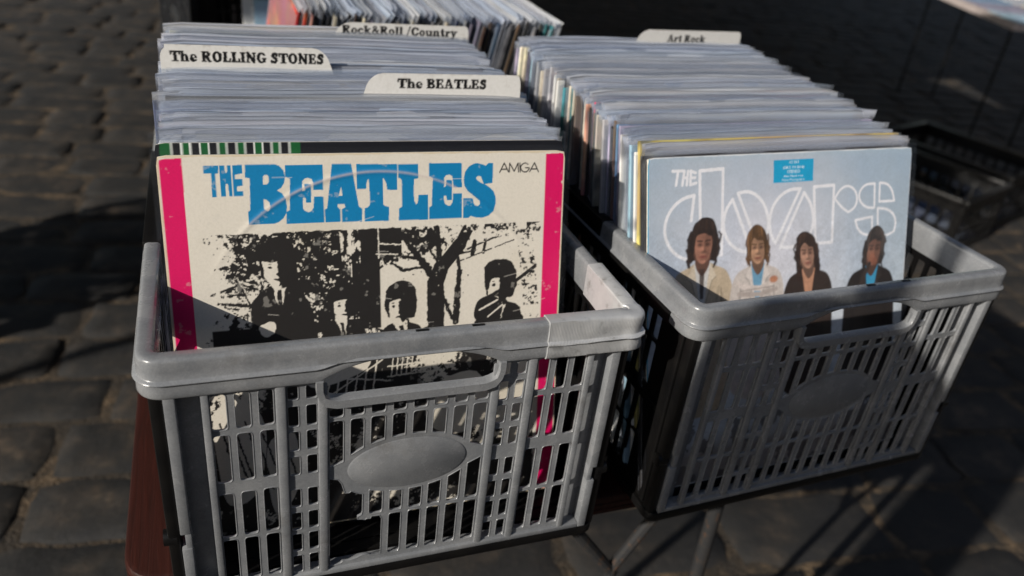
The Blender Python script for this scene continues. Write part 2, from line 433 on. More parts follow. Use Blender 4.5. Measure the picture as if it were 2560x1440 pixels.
def build_paving():
    """rows of worn stones, each a domed block with its own tone; one sheet of paving"""
    rng = np.random.default_rng(5)
    verts, faces, tones = [], [], []
    nx, ny = 7, 6
    ang = math.radians(-8)
    ca, sa = math.cos(ang), math.sin(ang)
    base = 0
    y = -2.2
    while y < 12.0:
        h = rng.uniform(.165, .205)
        x = -4.5 + rng.uniform(0, .2)
        while x < 12.5:
            w = rng.uniform(.22, .40)
            cx, cy = x + w / 2, y + h / 2
            X, Y = cx * ca - cy * sa, cx * sa + cy * ca
            if -3.6 < X < 11.5 and -1.2 < Y < 10.5 and not (Y < 1.5 and X > 4):
                gap = rng.uniform(.003, .007)
                hw, hh = w / 2 - gap, h / 2 - gap
                rot = rng.normal(0, .025)
                cr, sr = math.cos(rot), math.sin(rot)
                tilt = rng.normal(0, .011, 2)
                dz = rng.normal(0, .0018)
                tone = rng.uniform(.75, 1.25)
                ed = rng.normal(0, .0045, (ny, nx, 2))
                us = np.array([-1, -.93, -.6, 0, .6, .93, 1]); vs = np.array([-1, -.9, -.35, .35, .9, 1])
                for j, v in enumerate(vs):
                    for i, u in enumerate(us):
                        # round the corners of the outline
                        uu, vv = u, v
                        if abs(u) > .9 and abs(v) > .85: uu, vv = u * .965, v * .945
                        lx, ly = uu * hw + ed[j, i, 0], vv * hh + ed[j, i, 1]
                        e = max(abs(u), abs(v))
                        z = dz + tilt[0] * lx + tilt[1] * ly + .0012 * (1 - u * u) * (1 - v * v) + rng.normal(0, .0012)
                        if e > .99: z = -.0085
                        elif e > .89: z -= .0014
                        rx, ry = cx + lx * cr - ly * sr, cy + lx * sr + ly * cr
                        verts.append((rx * ca - ry * sa, rx * sa + ry * ca, GZ + z))
                        tones.append(tone)
                for j in range(ny - 1):
                    for i in range(nx - 1):
                        a = base + j * nx + i
                        faces.append((a, a + 1, a + nx + 1, a + nx))
                base += nx * ny
            x += w
        y += h
    me = bpy.data.meshes.new("paving")
    me.from_pydata(verts, [], faces)
    at = me.color_attributes.new("tone", 'FLOAT_COLOR', 'POINT')
    c = np.ones((len(verts), 4), np.float32); tn = np.array(tones, np.float32)
    c[:, 0] = tn; c[:, 1] = tn; c[:, 2] = tn
    at.data.foreach_set("color", c.ravel())
    tag(link_mesh("paving", me, M_STONE, None, 60), kind='structure')
build_ground()
build_paving()

# ------------------------------------------------------------------ folding table under the crates
TX0, TX1, TY0, TY1, TZ = -0.2185, 0.49, 0.036, 2.25, -0.0115
def build_table():
    t = empty("folding_table", (0.13, 1.1, GZ))
    tag(t, "long folding beer table with red brown varnished top carrying the record crates", "table")
    off = Vector((-0.13, -1.1, -GZ))
    m = MB()
    th = .024
    out = rounded([(TX0, TY0), (TX1, TY0), (TX1, TY1), (TX0, TY1)], .035, 7)
    cx, cy = (TX0 + TX1) / 2, (TY0 + TY1) / 2
    def inset(d): return [((x - cx) * (1 - d / (TX1 - TX0) * 2) + cx, (y - cy) * (1 - d / (TY1 - TY0) * 2) + cy) for x, y in out]
    rings = []
    prof = [(.004, 0), (.0012, -.0012), (0, -.004), (0, -.0075), (.0014, -.008), (.0014, -.0088), (0, -.0094), (0, -.0145), (.0014, -.015), (.0014, -.0158), (0, -.0164), (0, -.0205), (.002, -.0235), (.006, -.024)]
    for d, z in prof: rings.append([(x, y, TZ + z) for x, y in inset(d)])
    m.sweep(rings, closed=False, cap=True)
    for v in m.bm.verts: v.co += off
    m.build("tabletop", M_WOOD, t, 30)
    # steel underframe: cross rails, splayed tube legs with V braces and hinge knobs at each end
    for yy in (0.135, 1.95):
        r = MB()
        r.box(TX0 + .05, TX1 - .05, yy - .012, yy + .012, TZ - .045, TZ - .0245, .002)
        for v in r.bm.verts: v.co += off
        r.build("rail", M_STEEL, t)
        for xx in (TX0 + .06, 0.438):
            l = MB()
            l.tube((xx, yy, TZ - .03), (xx, yy - .02, GZ + .012), .0095, .0095, 12)
            l.ball((xx, yy - .02, GZ + .012), .013, (1, 1, .9))
            for v in l.bm.verts: v.co += off
            l.build("leg", M_STEEL, t)
        for a_, b_ in (((.41, yy, TZ - .05), (.297, yy - .01, -.243)), ((.16, yy, TZ - .04), (.303, yy - .01, -.246)), ((.30, yy - .01, -.235), (.30, yy - .02, GZ + .2))):
            b = MB(); b.tube(a_, b_, .0075, .0075, 10)
            for v in b.bm.verts: v.co += off
            b.build("brace", M_STEEL, t)
        k = MB(); k.tube((.44, yy - .02, TZ - .04), (.463, yy - .02, TZ - .04), .014, .012, 14); k.ball((.463, yy - .02, TZ - .04), .011)
        for v in k.bm.verts: v.co += off
        k.build("hinge_knob", M_BLACK, t)
build_table()

# ------------------------------------------------------------------ folding crates
CW, CD, CH = 0.182, 0.53, 0.225     # half width at the rim, depth, rim height
def panel_holes(broken=False):
    L = []
    R2 = [(112, 156.5), (57, 101.5), (9, 54.5)]
    mm = 0.001
    for s in (-1, 1):
        for a, b in ((-139, -129), (-123.4, -113.6), (-107.8, -98.2)):
            x0, x1 = sorted((a * s, b * s)); x0 -= .35; x1 += .35
            for z0, z1 in [(160.5, 192)] + R2: L.append(rrect(x0 * mm, x1 * mm, z0 * mm, z1 * mm, .0032))
        for a, b in ((-88.7, -81.5), (-76, -68.8)):
            x0, x1 = sorted((a * s, b * s)); x0 -= .3; x1 += .3
            for z0, z1 in ((179.5, 192), (155.5, 174.5), (133, 151.5), (109.5, 128), (77, 95.8), (53, 71.8), (29.5, 49), (5.5, 25)):
                L.append(rrect(x0 * mm, x1 * mm, z0 * mm, z1 * mm, .0022))
    cc = [(-60.4, -49.8), (-45, -34.8), (-29.9, -19), (-13.7, -3.4), (1.9, 12.6), (17.5, 28.2), (33.5, 44), (49, 60.4)]
    def el(x):
        q = 1 - (x / 53.0) ** 2
        return 28.0 * math.sqrt(q) if q > 0 else 0
    for i, (a, b) in enumerate(cc):
        L.append(rounded([(a * mm, .159), (b * mm, .159), (b * mm, .1725), (a * mm, .1725)], [.003, .003, .0006, .0006]))
        ea, eb = el(a), el(b)
        za = max(112, 106.5 + ea) if ea else 112; zb = max(112, 106.5 + eb) if eb else 112
        L.append(rounded([(a * mm, za * mm), (b * mm, zb * mm), (b * mm, .1565), (a * mm, .1565)], [.0008 if ea else .003, .0008 if eb else .003, .003, .003]))
        za = min(101.5, 106.5 - ea) if ea else 101.5; zb = min(101.5, 106.5 - eb) if eb else 101.5
        if not (broken and i < 2):
            L.append(rounded([(a * mm, .057), (b * mm, .057), (b * mm, zb * mm), (a * mm, za * mm)], [.003, .003, .0008, .0008]))
        if not (broken and i < 3):
            L.append(rrect(a * mm, b * mm, .009, .0545, .003))
    if broken:
        P = [(-60.4, 6), (-52, 6.5), (-50, 8.5), (-46, 8), (-39, 9.5), (-35, 11.5), (-30, 12), (-28, 10.5), (-19.2, 10), (-19.2, 50), (-21, 54.2), (-27.5, 54.6), (-28.2, 52.2), (-31, 52.8), (-32.5, 51.9), (-35, 53),
             (-38.5, 53.6), (-38.8, 56), (-35.6, 57.8), (-34.8, 61), (-34.8, 80), (-40, 82.5), (-43.8, 85), (-45.2, 83.6), (-48.5, 84), (-49.6, 88), (-51, 94), (-54, 99), (-60.4, 101)]
        L.append([(x * mm, z * mm) for x, z in P])
    return L

SWAP = Matrix(((1, 0, 0, 0), (0, 0, 1, 0), (0, 1, 0, 0), (0, 0, 0, 1)))   # curve XY -> XZ

def bump01(x, r):
    q = abs(x) / r
    if q >= 1: return 0.0
    return (1 - q ** 2.6) ** 0.9

def rim_path():
    """rounded rectangle outer line: list of (x, y, nx, ny) going round counter-clockwise, dense at the handles"""
    x0, x1, y0, y1, r = -CW, CW, -.002, CD + .002, .016
    P = []
    def line(a, b, n, nrm):
        for i in range(n):
            t = i / n
            P.append((a[0] + (b[0] - a[0]) * t, a[1] + (b[1] - a[1]) * t) + nrm)
    def arc(cx, cy, a0):
        for i in range(8):
            a = math.radians(a0 + 90 * i / 8)
            P.append((cx + r * math.cos(a), cy + r * math.sin(a), math.cos(a), math.sin(a)))
    line((x0 + r, y0), (x1 - r, y0), 72, (0, -1)); arc(x1 - r, y0 + r, -90)
    line((x1, y0 + r), (x1, y1 - r), 30, (1, 0)); arc(x1 - r, y1 - r, 0)
    line((x1 - r, y1), (x0 + r, y1), 72, (0, 1)); arc(x0 + r, y1 - r, 90)
    line((x0, y1 - r), (x0, y0 + r), 30, (-1, 0)); arc(x0 + r, y0 + r, 180)
    return P
RIM_SEC = [(-.0118, .1975), (-.0122, .205), (-.0122, .2222), (-.0118, .2240), (-.0105, .2250), (-.0035, .2252), (-.0016, .2247), (-.0006, .2236), (-.0002, .2222),
           (0, .2165), (.0001, .2098), (.0007, .2090), (.0024, .2083), (.0029, .2075), (.0024, .2066), (.0010, .2057), (.0013, .2010), (.0015, .1972), (.0008, .1955), (-.0006, .1950), (-.0026, .1953), (-.0026, .1975)]
def rim_rings(path, grow=0.0, wob=None):
    rings = []
    for k, (x, y, nx, ny) in enumerate(path):
        arch = bump01(x, .0665) if abs(ny) > .9 else 0.0
        ring = []
        for j, (o, z) in enumerate(RIM_SEC):
            if z < .2225 and j > 8 or z < .2:
                f = 1.0 if z <= .2015 else max(0, (.2165 - z) / (.2165 - .2015)) ** .8 * .8
                z = min(z + .0158 * arch * f, max(z, .2188 - .0008 * (len(RIM_SEC) - j)))
            if grow:
                zc, oc = .211, -.006
                o2 = o + (grow if o > oc else -grow); z2 = z + (grow if z > .2225 else (-grow if z < .2 else 0))
                if wob: dw = wob(k, j); o2 += dw; z2 += dw * .5
                o, z = o2, z2
            ring.append((x + nx * o, y + ny * o, z))
        rings.append(ring)
    return rings

def build_crate(loc, rz, label, group, broken=False, taped=False, sides=True):
    c = empty("folding_crate", loc, (0, 0, rz))
    tag(c, label, "crate", group)
    # perforated end panels, grey
    for back in (False, True):
        nm = "front_panel" if not back else "back_panel"
        rot = Matrix.Identity(4) if not back else Matrix.Translation((0, CD, 0)) @ Matrix.Rotation(math.pi, 4, 'Z')
        outer = [(-.1446, 0), (.1446, 0), (.1446, .1985), (.0655, .1985), (.0655, .1860), (.0625, .1790), (.0570, .1762), (-.0570, .1762), (-.0625, .1790), (-.0655, .1860), (-.0655, .1985), (-.1446, .1985)]   # notch: the handle opening
        p = plate(outer, panel_holes(broken and not back), .0026, .0006, nm, rot @ Matrix.Translation((0, .0023, 0)) @ SWAP, M_GREY, c, bead=True)
        m = MB()
        for s in (-1, 1):
            def bx(xa, xb, y0, y1, z0, z1, bev):
                a, b = sorted((xa * s, xb * s)); m.box(a, b, y0, y1, z0, z1, bev)
            bx(-.1446, -.1396, -.0018, .0012, .004, .1960, .0009)          # rib beside the channel
            bx(-.1605, -.1446, .0105, .0130, .0, .1965, .0004)             # sunken channel
            bx(-.1675, -.1602, -.0022, .0130, .0, .0555, .0008)            # corner post, lower and upper length
            bx(-.1675, -.1602, -.0022, .0130, .0705, .1960, .0008)
            bx(-.1645, -.1602, -.0010, .0130, .0550, .0710, .0004)
            bx(-.0968, -.0898, -.0017, .0012, .0005, .1960, .0014)
            bx(-.0682, -.0614, -.0017, .0012, .0005, .1930, .0014)
        m.box(-.1600, .1600, -.0018, .0104, -.0006, .0044, .0007)          # bottom ledge
        # oval boss
        pts = [(.047 * math.cos(a), .1065 + .0245 * math.sin(a)) for a in np.linspace(0, 2 * math.pi, 48, endpoint=False)]
        a = [m.bm.verts.new((x, .0008, z)) for x, z in pts]; b = [m.bm.verts.new((x * .975, .0001, .1065 + (z - .1065) * .95)) for x, z in pts]
        for i in range(48): m.bm.faces.new((a[i], a[(i + 1) % 48], b[(i + 1) % 48], b[i]))
        m.bm.faces.new(b)
        for v in m.bm.verts: v.co = rot @ v.co
        m.build("panel_ribs", M_GREY, p)
        # finger bar of the handle: swept along a shallow U
        h = MB(); rings = []
        path = [(-.0672, .1965), (-.0672, .188), (-.0655, .1818), (-.0615, .1777), (-.055, .1757)] + [(-.055 + .11 * i / 10, .1757) for i in range(1, 10)] + [(.055, .1757), (.0615, .1777), (.0655, .1818), (.0672, .188), (.0672, .1965)]
        for i, (x, z) in enumerate(path):
            A, B = path[max(0, i - 1)], path[min(len(path) - 1, i + 1)]
            d = Vector((B[0] - A[0], B[1] - A[1])).normalized(); n = Vector((-d.y, d.x))
            w = .0040 if 3 <= i <= len(path) - 4 else .0026
            sec = [(-w, -.0042), (-w * .85, -.0052), (w * .85, -.0052), (w, -.0042), (w, .0030), (-w, .0030)]
            rings.append([(x + n.x * a_, y_, z + n.y * a_) for a_, y_ in sec])
        h.sweep(rings, closed=False, cap=True)
        for v in h.bm.verts: v.co = rot @ v.co
        h.build("handle", M_GREY, p, 50)
    # black long sides
    for s in (-1, 1):
        holes = []
        rows = [(.160, .190), (.112, .1565), (.057, .1015), (.012, .0545)]
        groups = [(.052, 5), (.160, 6), (.285, 6), (.400, 5)]
        for g0, n in groups:
            for i in range(n):
                a = g0 + i * .0158
                for z0, z1 in rows:
                    if z0 > .15 and .160 <= g0 <= .3 and z0 > .15: z1_ = .178
                    else: z1_ = z1
                    holes.append(rrect(a, a + .0102, z0, z1_, .003))
        YZ = Matrix(((0, 0, 1, 0), (1, 0, 0, 0), (0, 1, 0, 0), (0, 0, 0, 1)))
        sp = plate([(.012, 0), (CD - .012, 0), (CD - .012, .1985), (.012, .1985)], holes, .0028, .0005, "side_panel", Matrix.Translation((s * .1725, 0, 0)) @ YZ, M_BLACK, c)
        m = MB()
        for yy in (.0135, .140, .147, .262, .386, .393, CD - .022):
            a, b = sorted((s * .1740, s * .1772)); m.box(a, b, yy, yy + .006, .003, .196, .0006)
        a, b = sorted((s * .1740, s * .1765)); m.box(a, b, .03, CD - .03, .0985, .1055, .0008)
        m.build("side_ribs", M_BLACK, sp)
        # hinge pins half way down the corners
        for yy in (.006, CD - .006):
            k = MB(); k.tube((s * .1700, yy, .0630), (s * .1795, yy, .0630), .0068, .0062, 16)
            k.box(min(s * .1676, s * .176), max(s * .1676, s * .176), yy - .004, yy + .006, .0585, .0605, .0005)
            k.build("hinge_pin", M_BLACK, sp)
        # black corner uprights
        for y0, y1 in ((.0005, .0125), (CD - .0125, CD - .0005)):
            u = MB(); a, b = sorted((s * .1677, s * .1765)); u.box(a, b, y0, y1, -.002, .1962, .0022)
            u.build("corner_upright", M_BLACK, c)
        # black flange over the long side of the rim
        f = MB()
        a, b = sorted((s * (CW - .0125), s * (CW + .0008)))
        f.box(a, b, .165, CD - .165, .1948, .2259, .0012)
        a, b = sorted((s * (CW - .006), s * (CW + .0028)))
        f.box(a, b, .030, CD - .030, .1940, .2076, .0012)
        f.build("rim_flange", M_BLACK, c)
    # grey rim
    path = rim_path()
    m = MB(); m.sweep(rim_rings(path))
    m.build("rim", M_GREY, c, 40)
    for xx in (.006, .048):        # little moulding slots on the front rim
        n = MB(); n.box(xx - .0048, xx + .0048, .0045, .0072, .2238, .2256, .0004)
        n.build("rim_slot", M_BLACK, c)
    # base tray
    b = MB()
    out = rrect(-.1775, .1775, -.0025, CD + .0025, .012, 5)
    b.sweep([[(x * (1 - d), .265 + (y - .265) * (1 - d), z) for x, y in out] for d, z in ((.02, -.0115), (.004, -.0108), (0, -.009), (0, -.0022), (.003, -.0008))], closed=False, cap=True)
    b.box(-.166, .166, .014, CD - .014, -.0009, .0030)
    for i in range(24): b.box(-.160, .160, .026 + i * .02, .030 + i * .02, .0028, .0042)
    b.build("base", M_BLACK, c, 40)
    for sx in (-1, 1):
        for yy in (.004, CD - .012):
            f = MB(); f.box(sx * .162 - .006, sx * .162 + .006, yy, yy + .010, -.0135, -.0105, .0015)
            f.build("foot", M_WHITE, c)
    if taped:
        rng = np.random.default_rng(3)
        wv = rng.normal(0, .00035, (400, 40))
        # silver tape wound round the right end of the front rim and down the right side
        i0 = next(i for i, q in enumerate(path) if q[0] > .098 and q[3] < -.9)
        i1 = next(i for i, q in enumerate(path) if q[2] > .9 and q[1] > .085)
        sub = path[i0:i1]
        # the tape pulls the corner out square
        sq = []
        for (x, y, nx, ny) in sub:
            if abs(nx) > .05 and abs(ny) > .05:
                k = 1 + .30 * min(abs(nx), abs(ny)) / .707
                cx_, cy_ = CW - .016, -.002 + .016
                x, y = cx_ + (x - cx_) * k, cy_ + (y - cy_) * k
            sq.append((x, y, nx, ny))
        rr = rim_rings(sq, .0011, lambda k, j: abs(wv[k, j]) + .0005 * math.sin(j * 1.3 + k * .25))
        t = MB(); t.sweep(rr, closed=False, cap=True)
        t.build("tape", M_TAPE, c, 50)
    return c

CR_R = (0.40964, 0.00468, 0.0)
TR = 0.04298
crates = "folding crates full of records on the table"
build_crate((0, 0, 0), 0, "grey and black folding crate mended with silver tape, its broken front panel nearest the camera", crates, broken=True, taped=True)
build_crate(CR_R, TR, "grey and black folding crate without tape, overhanging the right edge of the table", crates)
# the crate with records standing sideways, behind the taped one: turned a quarter
build_crate((0.352 - .53, 0.735, 0), -math.pi / 2, "folding crate behind the taped crate, its records standing sideways", crates)
build_crate((-0.185, 1.47, 0), -math.pi / 2 + .20, "farthest folding crate at the top left, its black slotted side turned to the camera", crates)
BEAT={'T':[(99,975),(132,975),(131,957),(124,956),(124,902),(114,902),(115,957),(99,957)],'H':[(134,975),(145,975),(146,958),(150,958),(151,975),(159,975),(159,903),(152,903),(150,932),(145,932),(144,903),(134,903)],'E':[(162,975),(184,976),(184,956),(167,953),(167,943),(183,943),(183,927),(170,926),(169,915),(183,914),(183,903),(161,903)],'B':[(190,976),(256,976),(267,972),(276,961),(279,945),(276,931),(269,920),(259,914),(270,907),(278,893),(280,874),(278,859),(271,847),(260,838),(248,834),(191,834),(191,865),(196,869),(199,944),(189,946)],'e1':[(280,973),(367,973),(366,832),(277,832),(278,862),(286,866),(290,941),(279,946)],'A':[(389,974),(435,974),(451,869),(459,863),(458,831),(409,832),(409,864),(406,864),(405,832),(369,832),(368,864),(374,867)],'-b1':[(229,948),(232,951),(239,951),(242,946),(241,933),(237,929),(228,929)],'-b2':[(227,894),(233,893),(240,886),(242,875),(239,867),(235,865),(227,871)],'-e1':[(317,911),(318,934),(325,941),(331,942),(340,939),(343,931),(343,913),(368,912),(367,896),(344,897),(342,870),(336,861),(329,859),(321,863),(317,869),(318,895),(324,894),(325,882),(337,882),(338,927),(322,928),(324,912)],'-a1':[(409,919),(412,897),(403,897)],'-a2':[(399,876),(416,876),(418,868),(410,864),(404,864),(399,870)],'T2':[(447,973),(548,971),(547,907),(522,908),(520,924),(515,934),(512,938),(512,872),(516,868),(526,865),(525,830),(464,831),(465,864),(473,866),(478,872),(479,885),(477,935),(474,935),(471,924),(470,912),(447,912)],'L':[(550,971),(601,971),(601,935),(590,933),(589,901),(590,879),(595,869),(599,873),(601,893),(626,893),(626,829),(550,830),(551,860),(559,865),(559,930),(555,936),(550,937)],'E2':[(628,972),(714,971),(715,830),(628,830),(628,860),(635,864),(638,934),(633,938),(628,939)],'S':[(785,970),(798,970),(797,918),(776,916),(789,907),(800,897),(806,882),(807,866),(801,845),(788,833),(771,828),(754,829),(738,834),(733,829),(718,829),(718,881),(744,880),(746,868),(750,861),(758,859),(763,864),(762,873),(749,884),(730,899),(721,913),(719,931),(723,949),(733,962),(746,969),(756,970),(771,966),(778,963)],'-e2':[(667,911),(668,935),(673,941),(682,942),(689,938),(692,910),(716,909),(716,894),(691,894),(690,872),(684,863),(678,863),(670,868),(667,879),(667,889),(673,889),(675,877),(688,877),(688,928),(673,929),(672,913)],'-s':[(752,933),(757,937),(765,936),(769,926),(773,916),(763,921),(755,927)]}
AMIGA=[[(816,945),(828,969),(840,946)],[(821,953),(836,953)],[(842,945),(843,968),(856,947),(866,968),(868,945)],[(871,968),(873,945)],[(899,945),(912,968),(924,944)],[(904,952),(920,952)],[(894,964),(890,967),(886,968),(882,967),(878,965),(876,962),(874,959),(874,954),(876,950),(879,947),(883,945),(887,945),(891,945),(894,948),(897,951),(898,955),(887,956)]]
DOORS=[[(156,888),(124,883),(92,866),(67,837),(55,797),(65,756),(89,725),(121,706),(154,699)],[(156,888),(147,816)],[(174,957),(255,960),(256,707),(181,711),(174,957)],[(291,869),(269,843),(258,802),(266,764),(292,730),(327,711),(366,706),(291,869)],[(310,886),(344,891),(378,878),(408,849),(425,805),(425,767),(410,740),(387,725),(310,886)],[(543,888),(501,888),(460,867),(435,833),(428,791),(436,752),(454,727),(543,888)],[(558,875),(585,843),(600,799),(596,755),(570,723),(528,709),(473,713),(558,875)],[(596,891),(676,892),(678,713),(611,714),(596,891)],[(682,850),(699,876),(730,890),(763,875),(776,845),(767,816),(739,804),(709,822),(682,850)],[(845,889),(849,811),(817,813),(788,832),(780,855),(789,876),(811,889),(845,889)],[(867,890),(898,887),(923,865),(934,829),(869,830),(867,890)],[(864,809),(904,805),(936,786),(948,757),(941,729),(915,718),(871,718),(864,809)],[(771,776),(842,783),(845,723),(806,728),(782,748),(771,776)]]
THE2=[[(82,960),(117,959)],[(101,960),(94,920)],[(122,959),(115,919)],[(134,958),(130,919)],[(118,940),(132,940)],[(143,958),(160,952)],[(144,958),(142,919)],[(142,919),(162,923)],[(143,938),(158,939)]]

# ------------------------------------------------------------------ printing: ink masks drawn in numpy, laid on a fine mesh grid as an attribute
def lin(c):
    c = np.asarray(c, float) / 255.0
    return np.where(c <= .04045, c / 12.92, ((c + .055) / 1.055) ** 2.4)

class Canvas:
    """sheet of w x h metres-like units; origin bottom left; n = print points per unit"""
    def __init__(s, w, h, n, bg, ss=2):
        s.w, s.h, s.ss = w, h, ss
        s.nx, s.ny = int(round(w * n)) + 1, int(round(h * n)) + 1
        s.W, s.H = s.nx * ss, s.ny * ss
        s.a = np.empty((s.H, s.W, 3)); s.a[:] = lin(bg)
        s.X = (np.arange(s.W) + .5) / s.W * w; s.Y = (np.arange(s.H) + .5) / s.H * h
    def reg(s, x0, x1, y0, y1):
        i0 = max(0, int(x0 / s.w * s.W) - 2); i1 = min(s.W, int(x1 / s.w * s.W) + 3)
        j0 = max(0, int(y0 / s.h * s.H) - 2); j1 = min(s.H, int(y1 / s.h * s.H) + 3)
        if i1 <= i0 or j1 <= j0: return None
        return (slice(j0, j1), slice(i0, i1)), s.X[None, i0:i1], s.Y[j0:j1, None]
    def put(s, sl, m, col, al=1.0):
        c = lin(col)
        k = (m * al)[..., None]
        s.a[sl] = s.a[sl] * (1 - k) + c * k
    def poly(s, P, col, al=1.0):
        P = np.asarray(P, float)
        r = s.reg(P[:, 0].min(), P[:, 0].max(), P[:, 1].min(), P[:, 1].max())
        if r is None: return
        sl, X, Y = r
        s.put(sl, inpoly(P, X, Y).astype(float), col, al)
    def line(s, P, w, col, al=1.0):
        for (x0, y0), (x1, y1) in zip(P[:-1], P[1:]):
            r = s.reg(min(x0, x1) - w, max(x0, x1) + w, min(y0, y1) - w, max(y0, y1) + w)
            if r is None: continue
            sl, X, Y = r
            s.put(sl, segd(X, Y, x0, y0, x1, y1) < w / 2, col, al)
    def ell(s, cx, cy, rx, ry, col, al=1.0, soft=0.0):
        r = s.reg(cx - rx * (1 + soft), cx + rx * (1 + soft), cy - ry * (1 + soft), cy + ry * (1 + soft))
        if r is None: return
        sl, X, Y = r
        q = np.sqrt(((X - cx) / rx) ** 2 + ((Y - cy) / ry) ** 2)
        s.put(sl, np.clip((1 + soft - q) / (2 * soft), 0, 1) if soft else (q < 1).astype(float), col, al)
    def down(s): return s.a.reshape(s.ny, s.ss, s.nx, s.ss, 3).mean((1, 3))
def inpoly(P, X, Y):
    m = np.zeros(np.broadcast(X, Y).shape, bool)
    n = len(P)
    for i in range(n):
        x0, y0 = P[i]; x1, y1 = P[(i + 1) % n]
        if y0 == y1: continue
        c = (Y < y0) != (Y < y1)
        m ^= c & (X < x0 + (Y - y0) * (x1 - x0) / (y1 - y0))
    return m
def segd(X, Y, x0, y0, x1, y1):
    dx, dy = x1 - x0, y1 - y0
    L = dx * dx + dy * dy
    t = np.clip(((X - x0) * dx + (Y - y0) * dy) / L, 0, 1) if L > 0 else 0
    return np.hypot(X - x0 - t * dx, Y - y0 - t * dy)
def smooth(P, n=5):
    """closed Catmull-Rom outline through P"""
    P = np.asarray(P, float); out = []
    k = len(P)
    for i in range(k):
        a, b, c, d = P[i - 1], P[i], P[(i + 1) % k], P[(i + 2) % k]
        for t in np.linspace(0, 1, n, endpoint=False):
            out.append(.5 * (2 * b + (c - a) * t + (2 * a - 5 * b + 4 * c - d) * t * t + (3 * b - a - 3 * c + d) * t ** 3))
    return np.array(out)
def ease(P, times=3, keep=.62):
    """round an outline where it turns gently, keep its true corners"""
    P = [np.array(p, float) for p in P]
    closed = np.allclose(P[0], P[-1])
    for _ in range(times):
        out = []; n = len(P)
        for i in range(n):
            if i == 0 or i == n - 1: out.append(P[i]); continue
            a, b = P[i] - P[i - 1], P[i + 1] - P[i]
            c = a @ b / (np.linalg.norm(a) * np.linalg.norm(b) + 1e-12)
            if c < keep: out.append(P[i])
            else: out += [P[i] - a * .25, P[i] + b * .25]
        P = out
    return [tuple(p) for p in P]
def noise2(X, Y, sc, seed, octv=4, ax=1.0, ay=1.0):
    rng = np.random.default_rng(seed)
    tot = 0; amp = 1; nrm = 0
    for o in range(octv):
        g = rng.random((64, 64))
        u, v = X * sc * ax * 2 ** o, Y * sc * ay * 2 ** o
        u, v = np.broadcast_arrays(u, v)
        i, j = np.floor(u).astype(int), np.floor(v).astype(int)
        fu, fv = u - i, v - j
        fu = fu * fu * (3 - 2 * fu); fv = fv * fv * (3 - 2 * fv)
        A = g[j % 64, i % 64]; B = g[j % 64, (i + 1) % 64]; C_ = g[(j + 1) % 64, i % 64]; D = g[(j + 1) % 64, (i + 1) % 64]
        tot = tot + amp * ((A * (1 - fu) + B * fu) * (1 - fv) + (C_ * (1 - fu) + D * fu) * fv)
        nrm += amp; amp *= .55
    return tot / nrm

